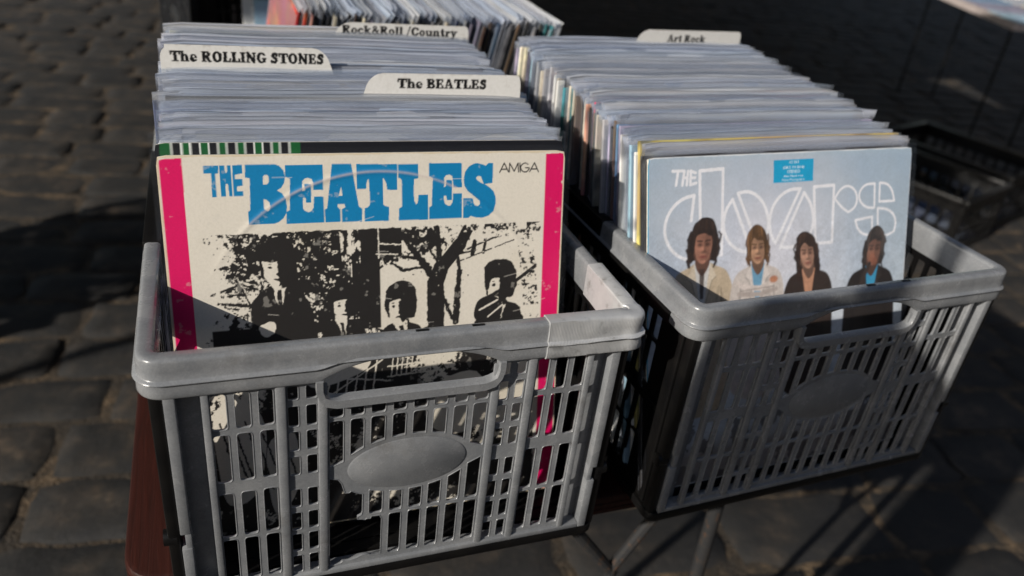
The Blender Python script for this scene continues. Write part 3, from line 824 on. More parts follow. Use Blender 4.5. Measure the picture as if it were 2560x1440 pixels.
# a fat round-cornered slab alphabet, cap height 1: (width, pieces); r = bar, e = ellipse, s = stroke, p = polygon, minus = cut away
GL = {
 'T': (.98, [('r', 0, .82, .98, 1), ('r', .34, 0, .64, 1), ('r', .18, 0, .80, .12), ('r', 0, .6, .12, .9), ('r', .86, .6, .98, .9)]),
 'h': (.90, [('r', .07, 0, .33, 1), ('r', 0, .88, .2, 1), ('e', .5, .4, .3, .31), ('-e', .44, .38, .1, .18), ('-r', .34, -.05, .53, .36), ('r', .53, 0, .8, .42), ('r', 0, 0, .42, .12), ('r', .47, 0, .88, .12), ('r', .07, 0, .33, .8)]),
 'e': (.76, [('e', .36, .34, .36, .37), ('-e', .37, .48, .13, .12), ('-r', .37, .24, .8, .33)]),
 'R': (1.06, [('r', .1, 0, .38, 1), ('r', 0, 0, .5, .13), ('r', 0, .87, .5, 1), ('r', .3, .48, .6, 1), ('e', .58, .74, .3, .26), ('-e', .5, .75, .1, .12), ('s', .5, .5, .8, .1, .25), ('r', .66, 0, 1.03, .13)]),
 'O': (1.04, [('e', .5, .5, .5, .53), ('-e', .5, .5, .19, .34)]),
 'L': (.88, [('r', .1, 0, .38, 1), ('r', 0, .87, .5, 1), ('r', 0, 0, .84, .16), ('r', .7, 0, .84, .4)]),
 'I': (.54, [('r', .1, 0, .39, 1), ('r', 0, 0, .49, .13), ('r', 0, .87, .49, 1)]),
 'N': (1.08, [('r', .1, 0, .27, 1), ('s', .22, .9, .82, .1, .28), ('r', .77, 0, .94, 1), ('r', 0, .87, .38, 1), ('r', 0, 0, .38, .13), ('r', .64, .87, 1.04, 1)]),
 'G': (1.06, [('e', .5, .5, .5, .53), ('-e', .52, .5, .2, .35), ('-r', .6, .5, 1.1, .7), ('r', .56, .37, 1.02, .5), ('r', .70, .06, .94, .45)]),
 'S': (.84, [('s', .66, .74, .5, .9, .22), ('s', .5, .9, .28, .86, .24), ('s', .28, .86, .2, .7, .25), ('s', .2, .7, .36, .56, .25), ('s', .36, .56, .58, .42, .26), ('s', .58, .42, .62, .25, .25), ('s', .62, .25, .46, .1, .23), ('s', .46, .1, .2, .14, .22), ('r', .62, .68, .75, 1), ('r', .03, 0, .16, .34)]),
 'B': (.96, [('r', .1, 0, .38, 1), ('r', 0, 0, .4, .13), ('r', 0, .87, .4, 1), ('r', .3, 0, .56, 1), ('e', .56, .75, .28, .26), ('e', .58, .27, .34, .28), ('-e', .49, .76, .1, .11), ('-e', .5, .28, .12, .13)]),
 'E': (.88, [('r', .1, 0, .38, 1), ('r', 0, 0, .8, .15), ('r', 0, .85, .78, 1), ('r', .3, .43, .58, .57), ('r', .68, 0, .82, .36), ('r', .66, .66, .79, 1), ('r', .54, .34, .64, .66)]),
 'A': (1.08, [('p', (.34, 1), (.66, 1), (1.0, .06), (.68, .06), (.6, .3), (.34, .3), (.28, .06), (.1, .06)), ('-p', (.38, .42), (.56, .42), (.47, .72)), ('r', 0, 0, .42, .13), ('r', .56, 0, 1.08, .13)]),
 'r': (.68, [('r', .08, 0, .34, .68), ('r', 0, .57, .3, .69), ('r', 0, 0, .46, .13), ('e', .52, .56, .14, .14), ('s', .3, .48, .52, .62, .16)]),
 't': (.58, [('r', .12, .1, .38, .92), ('r', 0, .56, .52, .69), ('e', .34, .15, .22, .17)]),
 'o': (.76, [('e', .36, .34, .36, .37), ('-e', .36, .34, .12, .22)]),
 'c': (.72, [('e', .36, .34, .36, .37), ('-e', .38, .34, .13, .22), ('-r', .42, .24, .8, .42), ('e', .54, .52, .13, .12)]),
 'k': (.92, [('r', .08, 0, .34, 1), ('r', 0, .88, .2, 1), ('r', 0, 0, .42, .13), ('s', .3, .3, .64, .62, .16), ('s', .4, .4, .68, .08, .24), ('r', .48, .57, .84, .69), ('r', .5, 0, .9, .13)]),
 'l': (.48, [('r', .09, 0, .36, 1), ('r', 0, .88, .2, 1), ('r', 0, 0, .45, .13)]),
 'u': (.92, [('r', .08, .2, .34, .69), ('e', .38, .24, .3, .26), ('-r', .34, .22, .54, .8), ('-e', .44, .26, .1, .13), ('r', .54, 0, .8, .69), ('r', 0, .57, .34, .69), ('r', .45, .57, .8, .69), ('r', .54, 0, .9, .13)]),
 'n': (.92, [('e', .5, .4, .3, .31), ('-e', .44, .38, .1, .18), ('-r', .34, -.05, .53, .36), ('r', .53, 0, .8, .42), ('r', .07, 0, .33, .69), ('r', 0, .57, .3, .69), ('r', 0, 0, .42, .13), ('r', .47, 0, .88, .13)]),
 'y': (.88, [('s', .18, .62, .42, .1, .24), ('s', .68, .62, .34, -.18, .17), ('r', 0, .57, .38, .69), ('r', .48, .57, .86, .69), ('e', .25, -.18, .15, .12)]),
 '/': (.56, [('s', .06, -.12, .46, 1.06, .11)]),
 '&': (.96, [('e', .36, .27, .36, .29), ('-e', .37, .28, .15, .15), ('e', .38, .76, .25, .25), ('-e', .38, .78, .1, .11), ('s', .3, .58, .82, .07, .19), ('s', .56, .22, .8, .5, .13)]),
 'C': (1.0, [('e', .5, .5, .5, .53), ('-e', .52, .5, .2, .35), ('-r', .6, .36, 1.1, .66), ('r', .78, .6, .93, .95)]),
 ' ': (.34, []),
}
def slab_width(txt, track=.05): return sum(GL[c][0] + track for c in txt) - track
def slab_text(cv, txt, x, y, h, col, width=None, track=.05, bold=.035):
    k = h
    kx = k if width is None else width / slab_width(txt, track)
    for ch in txt:
        w, ops = GL[ch]
        r = cv.reg(x - .1 * kx, x + (w + .1) * kx, y - .35 * k, y + 1.15 * k)
        if r is not None and ops:
            sl, X, Y = r
            u, v = (X - x) / kx, (Y - y) / k
            m = np.zeros(np.broadcast(u, v).shape, bool)
            for op in ops:
                neg = op[0][0] == '-'; t = op[0][-1]
                if t == 'r':
                    x0, y0, x1, y1 = op[1:]
                    if not neg: x0, x1 = x0 - bold, x1 + bold
                    q = min(.05, (x1 - x0) / 2, (y1 - y0) / 2)
                    dx = np.maximum(np.maximum(x0 + q - u, u - x1 + q), 0); dy = np.maximum(np.maximum(y0 + q - v, v - y1 + q), 0)
                    mm = np.hypot(dx, dy) < q
                elif t == 'e': mm = ((u - op[1]) / (op[3] - bold * .8 if neg else op[3] + bold * .6)) ** 2 + ((v - op[2]) / (op[4] - (bold * .6 if neg else 0))) ** 2 < 1
                elif t == 's': mm = segd(u, v, *op[1:5]) < op[5] / 2 + bold * .7
                else: mm = inpoly(op[1:], u, v)
                m = m & ~mm if neg else m | mm
            cv.put(sl, m.astype(float), col)
        x += (w + track) * kx
def plain_text(cv, txt, x, y, h, col, width=None, center=False, al=1.0):
    """small sans lettering from the built-in font"""
    cu = bpy.data.curves.new("lettering", 'FONT'); cu.body = txt; cu.size = 1
    o = bpy.data.objects.new("lettering", cu); COL.objects.link(o)
    dg = bpy.context.evaluated_depsgraph_get(); me = bpy.data.meshes.new_from_object(o.evaluated_get(dg))
    bpy.data.objects.remove(o); bpy.data.curves.remove(cu)
    V = np.array([v.co[:2] for v in me.vertices]); me.calc_loop_triangles()
    T = [tuple(t.vertices) for t in me.loop_triangles]
    bpy.data.meshes.remove(me)
    x0, x1 = V[:, 0].min(), V[:, 0].max()
    ky = h / .72; kx = ky if width is None else width / (x1 - x0)
    ox = x - (x0 + x1) / 2 * kx if center else x - x0 * kx
    P = np.stack([V[:, 0] * kx + ox, V[:, 1] * ky + y], 1)
    for t in T: cv.poly(P[list(t)], col, al)

def printed_cover(name, cv, size, parent, edge=(200, 190, 165), ring=None, th=.0034):
    """LP cover: card box whose front is a fine grid carrying the print; 'ring' presses the disc's outline through the card"""
    img = cv.down()
    ny, nx = img.shape[:2]
    u = np.linspace(0, 1, nx); v = np.linspace(0, 1, ny)
    U, Vv = np.meshgrid(u, v)
    y = np.full(U.shape, -th / 2)
    # the card is not quite flat, and its corners are soft
    y -= .0007 * np.sin(U * 3.1) * np.sin(Vv * 2.7)
    if ring:
        r = np.hypot(U - ring[0], Vv - ring[1])
        k_ = np.clip((Vv - .70) / .2, 0, 1)
        y -= .00055 * k_ * np.exp(-((r - ring[2]) / .007) ** 2)
    X = (U - .5) * size; Z = Vv * size
    cr = .006
    for cu_, cv_ in ((0, 0), (1, 0), (0, 1), (1, 1)):
        d = np.maximum(abs(U - cu_), 0) + abs(Vv - cv_)
        k = np.clip(1 - d / .022, 0, 1)
        X += np.where(cu_ == 0, 1, -1) * k * .0011; Z += (1 if cv_ == 0 else -1) * k * .0011
    co = np.stack([X, y, Z], -1).reshape(-1, 3)
    idx = np.arange(nx * ny).reshape(ny, nx)
    q = np.stack([idx[:-1, :-1], idx[:-1, 1:], idx[1:, 1:], idx[1:, :-1]], -1).reshape(-1, 4)
    # card edge and back
    per = np.concatenate([idx[0, :], idx[1:, -1], idx[-1, -2::-1], idx[-2:0, 0]])
    nb = len(per)
    back = co[per].copy(); back[:, 1] = th / 2
    b0 = len(co)
    co = np.concatenate([co, back])
    bi = b0 + np.arange(nb)
    e = np.stack([per, bi, np.roll(bi, -1), np.roll(per, -1)], -1)
    me = bpy.data.meshes.new(name)
    faces = [tuple(f) for f in q] + [tuple(f) for f in e] + [tuple(bi)]
    me.from_pydata(co.tolist(), [], faces)
    me.polygons.foreach_set("material_index", [0] * len(q) + [1] * (nb + 1))
    at = me.color_attributes.new("print", 'FLOAT_COLOR', 'POINT')
    c = np.ones((len(co), 4), np.float32); c[:nx * ny, :3] = img.reshape(-1, 3); c[nx * ny:, :3] = lin(edge)
    at.data.foreach_set("color", c.ravel())
    o = link_mesh(name, me, [M_PRINT, M_CARDEDGE], parent)
    sm = np.ones(len(faces), bool); sm[len(q):] = False
    me.polygons.foreach_set("use_smooth", sm.tolist())
    return o

def K(P): return [(x / 1000.0, y / 1000.0) for x, y in P]

# ---- cover of the first record in the taped crate: cream, cerise side bands, big blue slab title, stark black and white park picture
def paint_cream():
    cv = Canvas(1, 1, 560, (219, 212, 199), 2)
    X, Y = cv.X[None, :], cv.Y[:, None]
    full = (slice(0, cv.H), slice(0, cv.W))
    cv.put(full, np.clip(noise2(X, Y, 6, 1) - .45, 0, 1) * 1.0, (196, 184, 158))
    # picture: a grey image broken into black ink and bare card, grain and all
    nf = .45 * noise2(X, Y, 70, 2, 3, .8, 1.25) + .35 * noise2(X, Y, 150, 3, 3) + .20 * noise2(X, Y, 300, 5, 2)
    n3 = noise2(X, Y, 7, 4, 3); n4 = noise2(X, Y, 22, 12, 3)
    L = .52 + .55 * (n3 - .5) + .75 * (n4 - .5)                       # leaves against the light
    L = L - .16 * np.exp(-((X - .40) / .14) ** 2) * (Y > .55) - .14 * np.exp(-((X - .24) / .09) ** 2 - ((Y - .76) / .07) ** 2)
    L = L + .20 * np.clip((.15 - X) / .06, 0, 1) + .30 * np.clip((X - .72) / .1, 0, 1) * (Y < .785) * (Y > .56)
    A = np.full(L.shape, 1.7)
    def setl(q, v, a=None):
        L[...] = np.where(q, v, L)
        if a is not None: A[...] = np.where(q, a, A)
    def P(pts, v, a=None): setl(inpoly(np.asarray(smooth(pts, 5)), X, Y), v, a)
    def R(x0, x1, y0, y1, v, a=None): setl((X > x0) & (X < x1) & (Y > y0) & (Y < y1), v, a)
    def S(pts, w, v, a=None):
        for k in range(len(pts) - 1):
            t = w if not isinstance(w, (list, tuple)) else w[k]
            setl(segd(X + .010 * (nf - .5), Y + .010 * (nf - .5), *pts[k], *pts[k + 1]) < t / 2, v, a)
    def E_(cx, cy, rx, ry, v, a=None): setl(((X - cx) / rx) ** 2 + ((Y - cy) / ry) ** 2 < 1, v, a)
    # pale lawn, hut wall, wires
    P([(.49, .55), (.485, .68), (.53, .72), (.60, .715), (.64, .66), (.64, .55)], .93)
    P([(.665, .54), (.665, .73), (.73, .765), (.93, .77), (.93, .54)], .90)
    S([(.70, .735), (.80, .772), (.92, .80)], .005, .25); S([(.70, .712), (.86, .765)], .0035, .3); S([(.745, .732), (.75, .765)], .012, .25); S([(.775, .735), (.78, .77)], .008, .3)
    setl((abs(X - .905 + .12 * (Y - .66)) < .022) & (Y > .58) & (Y < .79), .62); setl((abs(X - .86) < .05) & (Y > .775) & (Y < .81), .50)
    # trunks and boughs; bark as stretched grain
    bark = noise2(X, Y, 34, 9, 3, 3.4, .42)
    tr = inpoly([(.40, .815), (.475, .815), (.478, .70), (.487, .50), (.40, .50), (.413, .64), (.405, .74)], X, Y)
    L[...] = np.where(tr, .30 + 1.3 * (bark - .5) + .25 * (X < .43), L)
    R(.455, .500, .55, .812, .14, 1.2); R(.500, .556, .735, .812, .16, 1.1); S([(.5, .772), (.56, .769)], .003, .9); S([(.49, .745), (.545, .742)], .003, .9); S([(.497, .735), (.497, .812)], .003, .7)
    for pts, w in (([(.645, .50), (.645, .66), (.66, .70), (.71, .76), (.74, .815)], [.046, .042, .036, .03]), ([(.645, .66), (.61, .72), (.58, .76), (.55, .80)], [.02, .016, .010]), ([(.652, .68), (.655, .75), (.648, .81)], .015),
                   ([(.70, .55), (.705, .64), (.71, .69), (.70, .74)], [.018, .014, .01]), ([(.665, .62), (.69, .56)], .01), ([(.60, .73), (.56, .735)], .009), ([(.62, .705), (.56, .70), (.53, .72)], .008), ([(.69, .735), (.74, .74)], .006), ([(.66, .70), (.63, .75), (.60, .79)], .006)):
        S(pts, w, .20, 1.25)
    # four people in dark coats in the park, lit from the left, printed in stark tones
    def person(cx, top, s, hat, look):
        jx = noise2(X, Y, 34, 81, 3); jy = noise2(X, Y, 34, 82, 3)
        u = (X - cx) / s + .010 * (jx - .5) + .010 * (nf - .5); v = (Y - top) / s + .010 * (jy - .5)
        coat = inpoly(np.asarray(smooth([(-.062, -.36), (-.072, -.20), (-.055, -.140), (-.018, -.116), (.020, -.116), (.060, -.142), (.080, -.22), (.078, -.36)], 5)), u, v)
        fold = noise2(u + 3, v + 3, 30, int(cx * 99), 3, 1.6, .7)
        L[...] = np.where(coat, .10 + 1.1 * np.clip(fold - .58, 0, 1) - .6 * np.clip(u, 0, .1) * 4, L); A[...] = np.where(coat, .9, A)
        # shirt and tie
        q = inpoly(np.asarray([(-.020, -.112), (.018, -.112), (.004, -.185)]), u, v); L[...] = np.where(q, .95, L)
        q = inpoly(np.asarray([(-.005, -.128), (.006, -.128), (.009, -.19), (-.002, -.2)]), u, v); L[...] = np.where(q, .05, L)
        q = inpoly(np.asarray(smooth([(-.017, -.09), (.017, -.09), (.018, -.122), (-.018, -.122)], 4)), u, v); L[...] = np.where(q, .62 - 14 * u, L); A[...] = np.where(q, .8, A)
        # hair behind, then the face with its shaded side
        q = inpoly(np.asarray(smooth([(-.041, -.085), (-.043, -.04), (-.026, -.004), (.0, .004), (.026, -.003), (.045, -.04), (.044, -.092), (.03, -.105), (-.03, -.1)], 5)), u, v); L[...] = np.where(q, .06 + .9 * np.clip(nf - .62, 0, 1), L); A[...] = np.where(q, .5, A)
        w_ = u - look * .006
        fc = inpoly(np.asarray(smooth([(-.029, -.045), (-.030, -.080), (-.018, -.111), (.0, -.121), (.018, -.111), (.030, -.080), (.029, -.045), (0, -.034)], 5)), w_, v)
        sh_ = .95 - .55 / (1 + np.exp(-(w_ * -look * -1 - .004) / .0035)) if look > 0 else .95 - .62 / (1 + np.exp(-(w_ - .002) / .0035))
        f = sh_ - .75 * np.exp(-((abs(w_) - .0135) / .0075) ** 2 - ((v + .068) / .0055) ** 2) - .5 * np.exp(-((abs(w_) - .014) / .010) ** 2 - ((v + .058) / .003) ** 2)
        f = f - .55 * np.exp(-((w_ - .003) / .005) ** 2 - ((v + .087) / .004) ** 2) - .75 * np.exp(-(w_ / .010) ** 2 - ((v + .1005) / .0026) ** 2) - .35 * np.exp(-((w_ - .006) / .0035) ** 2 - ((v + .078) / .010) ** 2)
        L[...] = np.where(fc, f, L); A[...] = np.where(fc, .55, A)
        if hat:
            q = inpoly(np.asarray(smooth([(-.034, -.044), (-.036, -.012), (-.01, .006), (.02, .004), (.037, -.012), (.036, -.048)], 5)), u, v) | (segd(u, v, -.05, -.046, .046, -.053) < .0055)
        else:
            q = inpoly(np.asarray(smooth([(-.043, -.078), (-.042, -.022), (-.02, -.001), (.02, .002), (.044, -.024), (.046, -.086), (.031, -.075), (.022, -.052), (-.006, -.050), (-.028, -.056), (-.032, -.08)], 5)), u, v)
        L[...] = np.where(q, .05 + 1.2 * np.clip(nf - .60, 0, 1) * (u < 0), L); A[...] = np.where(q, .45, A)
        # a pale hand at the lapel
        q = inpoly(np.asarray(smooth([(-.052, -.215), (-.022, -.208), (-.016, -.228), (-.030, -.245), (-.050, -.240)], 4)), u, v); L[...] = np.where(q, .85 - 3 * (v + .215), L); A[...] = np.where(q, .9, A)
    R(.09, .34, .49, .575, .12, .8)
    for l, w in (([(.095, .665), (.165, .69), (.20, .675)], .006), ([(.10, .645), (.20, .63), (.235, .655)], .007), ([(.155, .70), (.19, .62)], .006), ([(.21, .69), (.225, .62)], .006)): S(l, w, .05); S([(a, b + .006) for a, b in l], .002, .9)
    person(.252, .795, 1.0, True, -1); person(.402, .672, .80, False, 1); person(.552, .668, .92, False, -1); person(.822, .712, 1.0, False, -1)
    S([(.77, .60), (.86, .645), (.925, .69)], .010, .10); P([(.755, .55), (.76, .60), (.80, .615), (.83, .59), (.82, .55)], .16, .9)
    S([(.765, .575), (.815, .60)], .005, .9); S([(.79, .555), (.83, .585)], .004, .9)
    # lower half: grass in shade, sunlit path and blanket, railings, a basket
    low = (Y < .515)
    g2 = noise2(X, Y, 8, 21, 4)
    L[...] = np.where(low, .20 + 1.5 * (g2 - .5) + .5 * (n4 - .5) + .35 * np.exp(-((X - .66) / .10) ** 2 - ((Y - .48) / .04) ** 2), L); A[...] = np.where(low, 1.4, A)
    P([(.08, .36), (.16, .385), (.20, .29), (.17, .13), (.10, .10), (.08, .20)], .92, .8); P([(.20, .25), (.27, .28), (.27, .12), (.21, .06)], .85, 1.0)
    P([(.64, .37), (.76, .40), (.80, .27), (.70, .22), (.62, .27)], .88, 1.2); P([(.83, .42), (.93, .44), (.93, .20), (.85, .18)], .84, 1.0); P([(.44, .15), (.58, .22), (.70, .13), (.5, .05)], .72, 1.6); P([(.31, .45), (.45, .50), (.46, .44), (.33, .40)], .80, .9)
    for k in range(8): S([(.09 + .02 * k, .33 - .02 * (k % 3)), (.13 + .02 * k, .13 + .03 * (k % 2))], .005, .15)
    for k in range(10): S([(.53 + .013 * k, .470), (.525 + .013 * k, .415)], .0032, .92, .2)
    for yy in (.412, .440, .472): S([(.515, yy), (.66, yy + .004)], .004, .92, .2)
    for k in range(7): S([(.36 + .022 * k, .50), (.33 + .024 * k, .37)], .004, .85)
    S([(.33, .43), (.52, .40)], .004, .85); S([(.34, .36), (.50, .46)], .004, .8)
    ink = (L + A * (nf - .5)) < .5
    n2 = noise2(X, Y, 60, 13, 3)
    ink &= (Y < .812 + .006 * (n2 - .5)) & (X > .070 + .030 * (n2 - .5) + .02 * (Y > .6)) & (X < .940 - .012 * n2) & (Y > .004)
    ink &= ~((n2 > .50) & (Y > .792) & (X > .72)) & ~((n2 > .48) & (X < .115) & (Y > .62))
    cv.put(full, ink.astype(float), (32, 29, 27))
    # cerise bands
    for x0, x1 in ((.006, .053), (.944, .995)):
        cv.poly([(x0, .003), (x1, .003), (x1 + (.001 if x0 < .5 else -.0005), .993), (x0, .991)], (214, 0, 92))
    cv.put(full, ((noise2(X, Y, 30, 31, 4) > .66) & ((X < .012) | (X > .99)) & (Y > .9)).astype(float), (214, 196, 180))
    # title
    for k, pts in BEAT.items():
        col = (0, 122, 176)
        cv.poly(K(pts), (219, 212, 199) if k[0] == '-' else col)
    for l in AMIGA: cv.line(K(l), .0032, (40, 36, 34))
    # ring wear: the pressed edge rubbed pale, and hairline scuffs
    r = np.hypot(X - .5, Y - .5)
    wear = np.exp(-((r - .4545) / .0032) ** 2) * (Y > .80) * (X > .19) * (X < .70) * (.45 + .6 * noise2(X, Y, 14, 8, 3))
    cv.put(full, np.clip(wear, 0, 1) * .75, (196, 180, 176))
    cv.put(full, (noise2(X, Y, 50, 41, 4) > .74) * 1.0, (205, 200, 190), .25)
    rng = np.random.default_rng(4)
    for k in range(16):
        a, b = rng.uniform(.05, .95), rng.uniform(.3, .97); d = rng.uniform(.01, .05)
        cv.line([(a, b), (a + d, b + rng.normal(0, .006))], .0016, (236, 230, 220), .45)
    # rubbed edges
    ed = np.minimum(np.minimum(X, 1 - X), np.minimum(Y, 1 - Y))
    cv.put(full, ((ed < .004 + .006 * (noise2(X, Y, 22, 14, 4) - .4))).astype(float), (206, 190, 160), .8)
    return cv

# ---- cover of the first record in the right crate: hazy pale blue with outlined white title and four generic people
def paint_blue():
    cv = Canvas(1, 1, 480, (160, 176, 190), 2)
    X, Y = cv.X[None, :], cv.Y[:, None]
    full = (slice(0, cv.H), slice(0, cv.W))
    g = np.exp(-((X - .40) / .38) ** 2 - ((Y - .66) / .34) ** 2)
    cv.put(full, np.clip(g * 1.0, 0, 1), (212, 211, 220))
    cv.put(full, np.clip((.75 - Y) / .5, 0, 1) * .55 * np.ones_like(X), (236, 240, 246))
    cv.put(full, np.clip(noise2(X, Y, 5, 51) - .45, 0, 1) * .9, (142, 168, 196))
    cv.put(full, np.clip((.985 - .02 * noise2(X, Y, 20, 52) - Y) * -30, 0, 1) * np.ones_like(X), (168, 186, 200), .7)
    W_ = (232, 231, 236)
    lg = [K(l) for l in DOORS]
    for i, l in enumerate(lg):
        l = ease(l)
        cv.line(l, .0100 if i < 8 else .0078, W_)
    for l in THE2: cv.line(K(l), .0085, W_)
    # sticker
    cv.poly([(.438, .977), (.590, .977), (.591, .910), (.4385, .910)], (22, 158, 204))
    for s_, y, h, w in (("42 041", .9655, .0085, .036), ("(EKS 74 014)", .9505, .0075, .080), ("STEREO", .9370, .0090, .048), ("Also Playable on", .9255, .0066, .074), ("Mono Phonographs", .9140, .0066, .086)):
        plain_text(cv, s_, .514, y, h, (235, 246, 250), width=w, center=True)
    CV = cv
    # four people, head and shoulders and down: hair, face, clothes
    def man(cx, top, s, hair, skin, coat, shirt, drop, width, lapel=None, part=0, shag=.5, seed=1, tilt=0.0, turn=0.0):
        y0_ = top - .150 * s
        def tx(p):      # the head tips sideways on its neck
            return (p[0] + tilt * max(0, p[1] - y0_), p[1])
        class cv:
            poly = staticmethod(lambda P, c, al=1.0: CV.poly([tx(p) for p in P], c, al))
            line = staticmethod(lambda P, w, c, al=1.0: CV.line([tx(p) for p in P], w, c, al))
            ell = staticmethod(lambda x, y, rx, ry, c, al=1.0, soft=0.0: CV.ell(tx((x, y))[0], y, rx, ry, c, al, soft))
        rng = np.random.default_rng(seed)
        sh = top - .150 * s
        body = [(cx - .098 * s, sh - .42 * s), (cx - .114 * s, sh - .12 * s), (cx - .094 * s, sh - .018 * s), (cx - .045 * s, sh + .012 * s), (cx - .022 * s, sh + .022 * s), (cx + .022 * s, sh + .022 * s), (cx + .045 * s, sh + .012 * s), (cx + .094 * s, sh - .018 * s), (cx + .114 * s, sh - .12 * s), (cx + .098 * s, sh - .42 * s)]
        cv.poly(smooth(body), coat)
        mul = lambda c, k: tuple(min(255, int(v * k)) for v in c)
        # printed folds: light and dark of the cloth
        for k in range(26):
            a = rng.uniform(-.085, .085) * s; b = sh - rng.uniform(.02, .30) * s; L_ = rng.uniform(.02, .06) * s
            cv.line([(cx + a, b), (cx + a * 1.05 + rng.normal(0, .006) * s, b - L_)], rng.uniform(.004, .011) * s, mul(coat, rng.choice([.72, .82, 1.12])), .45)
        # hair mass behind the head: ragged
        w = .047 * s * width
        base = [(-1.0, -.050), (-1.12, -.080), (-1.10, -.100 - drop * .5), (-.95, -.105 - drop), (-.62, -.100 - drop * .9), (.62, -.100 - drop * .9), (.95, -.105 - drop), (1.10, -.100 - drop * .5), (1.12, -.080), (1.0, -.050), (.86, -.024), (.5, -.005), (0, .003), (-.5, -.004), (-.86, -.022)]
        P_ = [(cx + a * w + rng.normal(0, .0028) * s * shag, top + b * s + rng.normal(0, .0028) * s * shag) for a, b in base]
        cv.poly(smooth(P_), hair)
        for k in range(int(26 * shag) + 8):     # loose locks
            e = rng.choice([-1, 1]); a = cx + e * w * rng.uniform(.85, 1.12); b = top - rng.uniform(.03, .095 + drop) * s
            cv.line([(a, b), (a + e * rng.uniform(-.002, .010) * s, b - rng.uniform(.008, .022) * s), (a + e * rng.uniform(-.006, .006) * s, b - .03 * s)], .006 * s, mul(hair, rng.uniform(.8, 1.35)), .9)
        # collar, shirt
        cv.poly([(cx - .030 * s, sh + .020 * s), (cx + .030 * s, sh + .020 * s), (cx + .012 * s, sh - .10 * s), (cx - .008 * s, sh - .10 * s)], shirt)
        cv.poly(smooth([(cx - .021 * s, top - .10 * s), (cx + .021 * s, top - .10 * s), (cx + .024 * s, sh + .014 * s), (cx, sh - .018 * s), (cx - .024 * s, sh + .014 * s)]), mul(skin, .58))
        # face: jaw narrower than the cheekbones; lit from the left
        f = smooth([(cx - .0270 * s, top - .040 * s), (cx - .0300 * s, top - .070 * s), (cx - .0270 * s, top - .097 * s), (cx - .0165 * s, top - .121 * s), (cx, top - .131 * s), (cx + .0165 * s, top - .121 * s), (cx + .0270 * s, top - .097 * s), (cx + .0300 * s, top - .070 * s), (cx + .0270 * s, top - .040 * s), (cx, top - .028 * s)])
        cv.poly(f, skin)
        cv.ell(cx - .014 * s, top - .085 * s, .016 * s, .022 * s, mul(skin, 1.16), .6, .8)
        cv.poly(smooth([(cx + .006 * s, top - .045 * s), (cx + .010 * s, top - .128 * s), (cx + .017 * s, top - .118 * s), (cx + .0265 * s, top - .095 * s), (cx + .030 * s, top - .070 * s), (cx + .027 * s, top - .042 * s)]), mul(skin, .62), .45)
        cv.ell(cx, top - .052 * s, .034 * s, .014 * s, mul(skin, .55), .6, .7)
        for e in (-1, 1):
            cv.ell(cx + e * .0130 * s, top - .0745 * s, .0100 * s, .0062 * s, (56, 38, 32), .85, .6)
            cv.line([(cx + e * .005 * s, top - .0640 * s), (cx + e * .022 * s, top - .0625 * s)], .0055 * s, mul(hair, .9), .85)
            cv.ell(cx + e * .017 * s, top - .102 * s, .008 * s, .014 * s, mul(skin, .70), .55, .8)
        cv.line([(cx + .004 * s, top - .066 * s), (cx + .006 * s, top - .093 * s)], .0075 * s, mul(skin, .66), .7)
        cv.ell(cx + .001 * s, top - .0965 * s, .0095 * s, .0045 * s, mul(skin, .52), .8, .5)
        cv.ell(cx, top - .1105 * s, .0135 * s, .0045 * s, (112, 52, 48), .85, .5)
        cv.ell(cx, top - .1180 * s, .010 * s, .003 * s, mul(skin, .62), .6, .6)
        # fringe and side hair in front of the face
        fr = [(-1.0, -.060), (-.78, -.108), (-.64, -.072), (-.55, -.050), (-.15 + part, -.042), (.2 + part, -.050), (.58, -.052), (.66, -.075), (.78, -.108), (1.0, -.060), (.84, -.022), (.48, -.004), (0, .004), (-.48, -.003), (-.84, -.020)]
        cv.poly(smooth([(cx + a * w, top + b * s + rng.normal(0, .0022) * s * shag) for a, b in fr]), hair)
        for k in range(34):
            a = rng.uniform(-.95, .95); x0 = cx + a * w * .9; y0 = top - (.002 + a * a * .022) * s; g_ = rng.uniform(.55, 1.9)
            cv.line([(x0, y0), (x0 + a * .010 * s, y0 - rng.uniform(.014, .036) * s)] if abs(a) < .62 else [(x0, y0), (x0 + a * .008 * s, y0 - .03 * s), (x0 + a * .004 * s, y0 - rng.uniform(.05, .075) * s)], .0030 * s, tuple(min(255, int(c * g_) + 5) for c in hair), .5)
        if lapel:
            for e in (-1, 1):
                cv.poly([(cx + e * .028 * s, sh + .020 * s), (cx + e * .052 * s, sh - .022 * s), (cx + e * .036 * s, sh - .034 * s), (cx + e * .006 * s, sh - .125 * s)], lapel)
                cv.line([(cx + e * .052 * s, sh - .022 * s), (cx + e * .036 * s, sh - .034 * s), (cx + e * .006 * s, sh - .125 * s)], .003 * s, mul(coat, .6), .7)
            cv.line([(cx + .002, sh - .11 * s), (cx + .004, sh - .4 * s)], .004 * s, mul(coat, .6), .7)
        for e in (-1, 1): cv.line([(cx + e * .070 * s, sh - .06 * s), (cx + e * .074 * s, sh - .30 * s)], .0055 * s, mul(coat, .58), .6)
    man(.187, .817, 1.0, (44, 32, 26), (168, 118, 98), (190, 172, 148), (204, 202, 200), .022, .98, (206, 192, 172), .15, 1.0, 3, .06)
    cv.poly([(.178, .670), (.196, .670), (.193, .58), (.181, .58)], (60, 46, 40), .9)
    man(.391, .786, .90, (84, 60, 38), (190, 146, 116), (200, 190, 184), (112, 160, 190), .020, .84, (218, 208, 202), -.2, .5, 4, -.05)
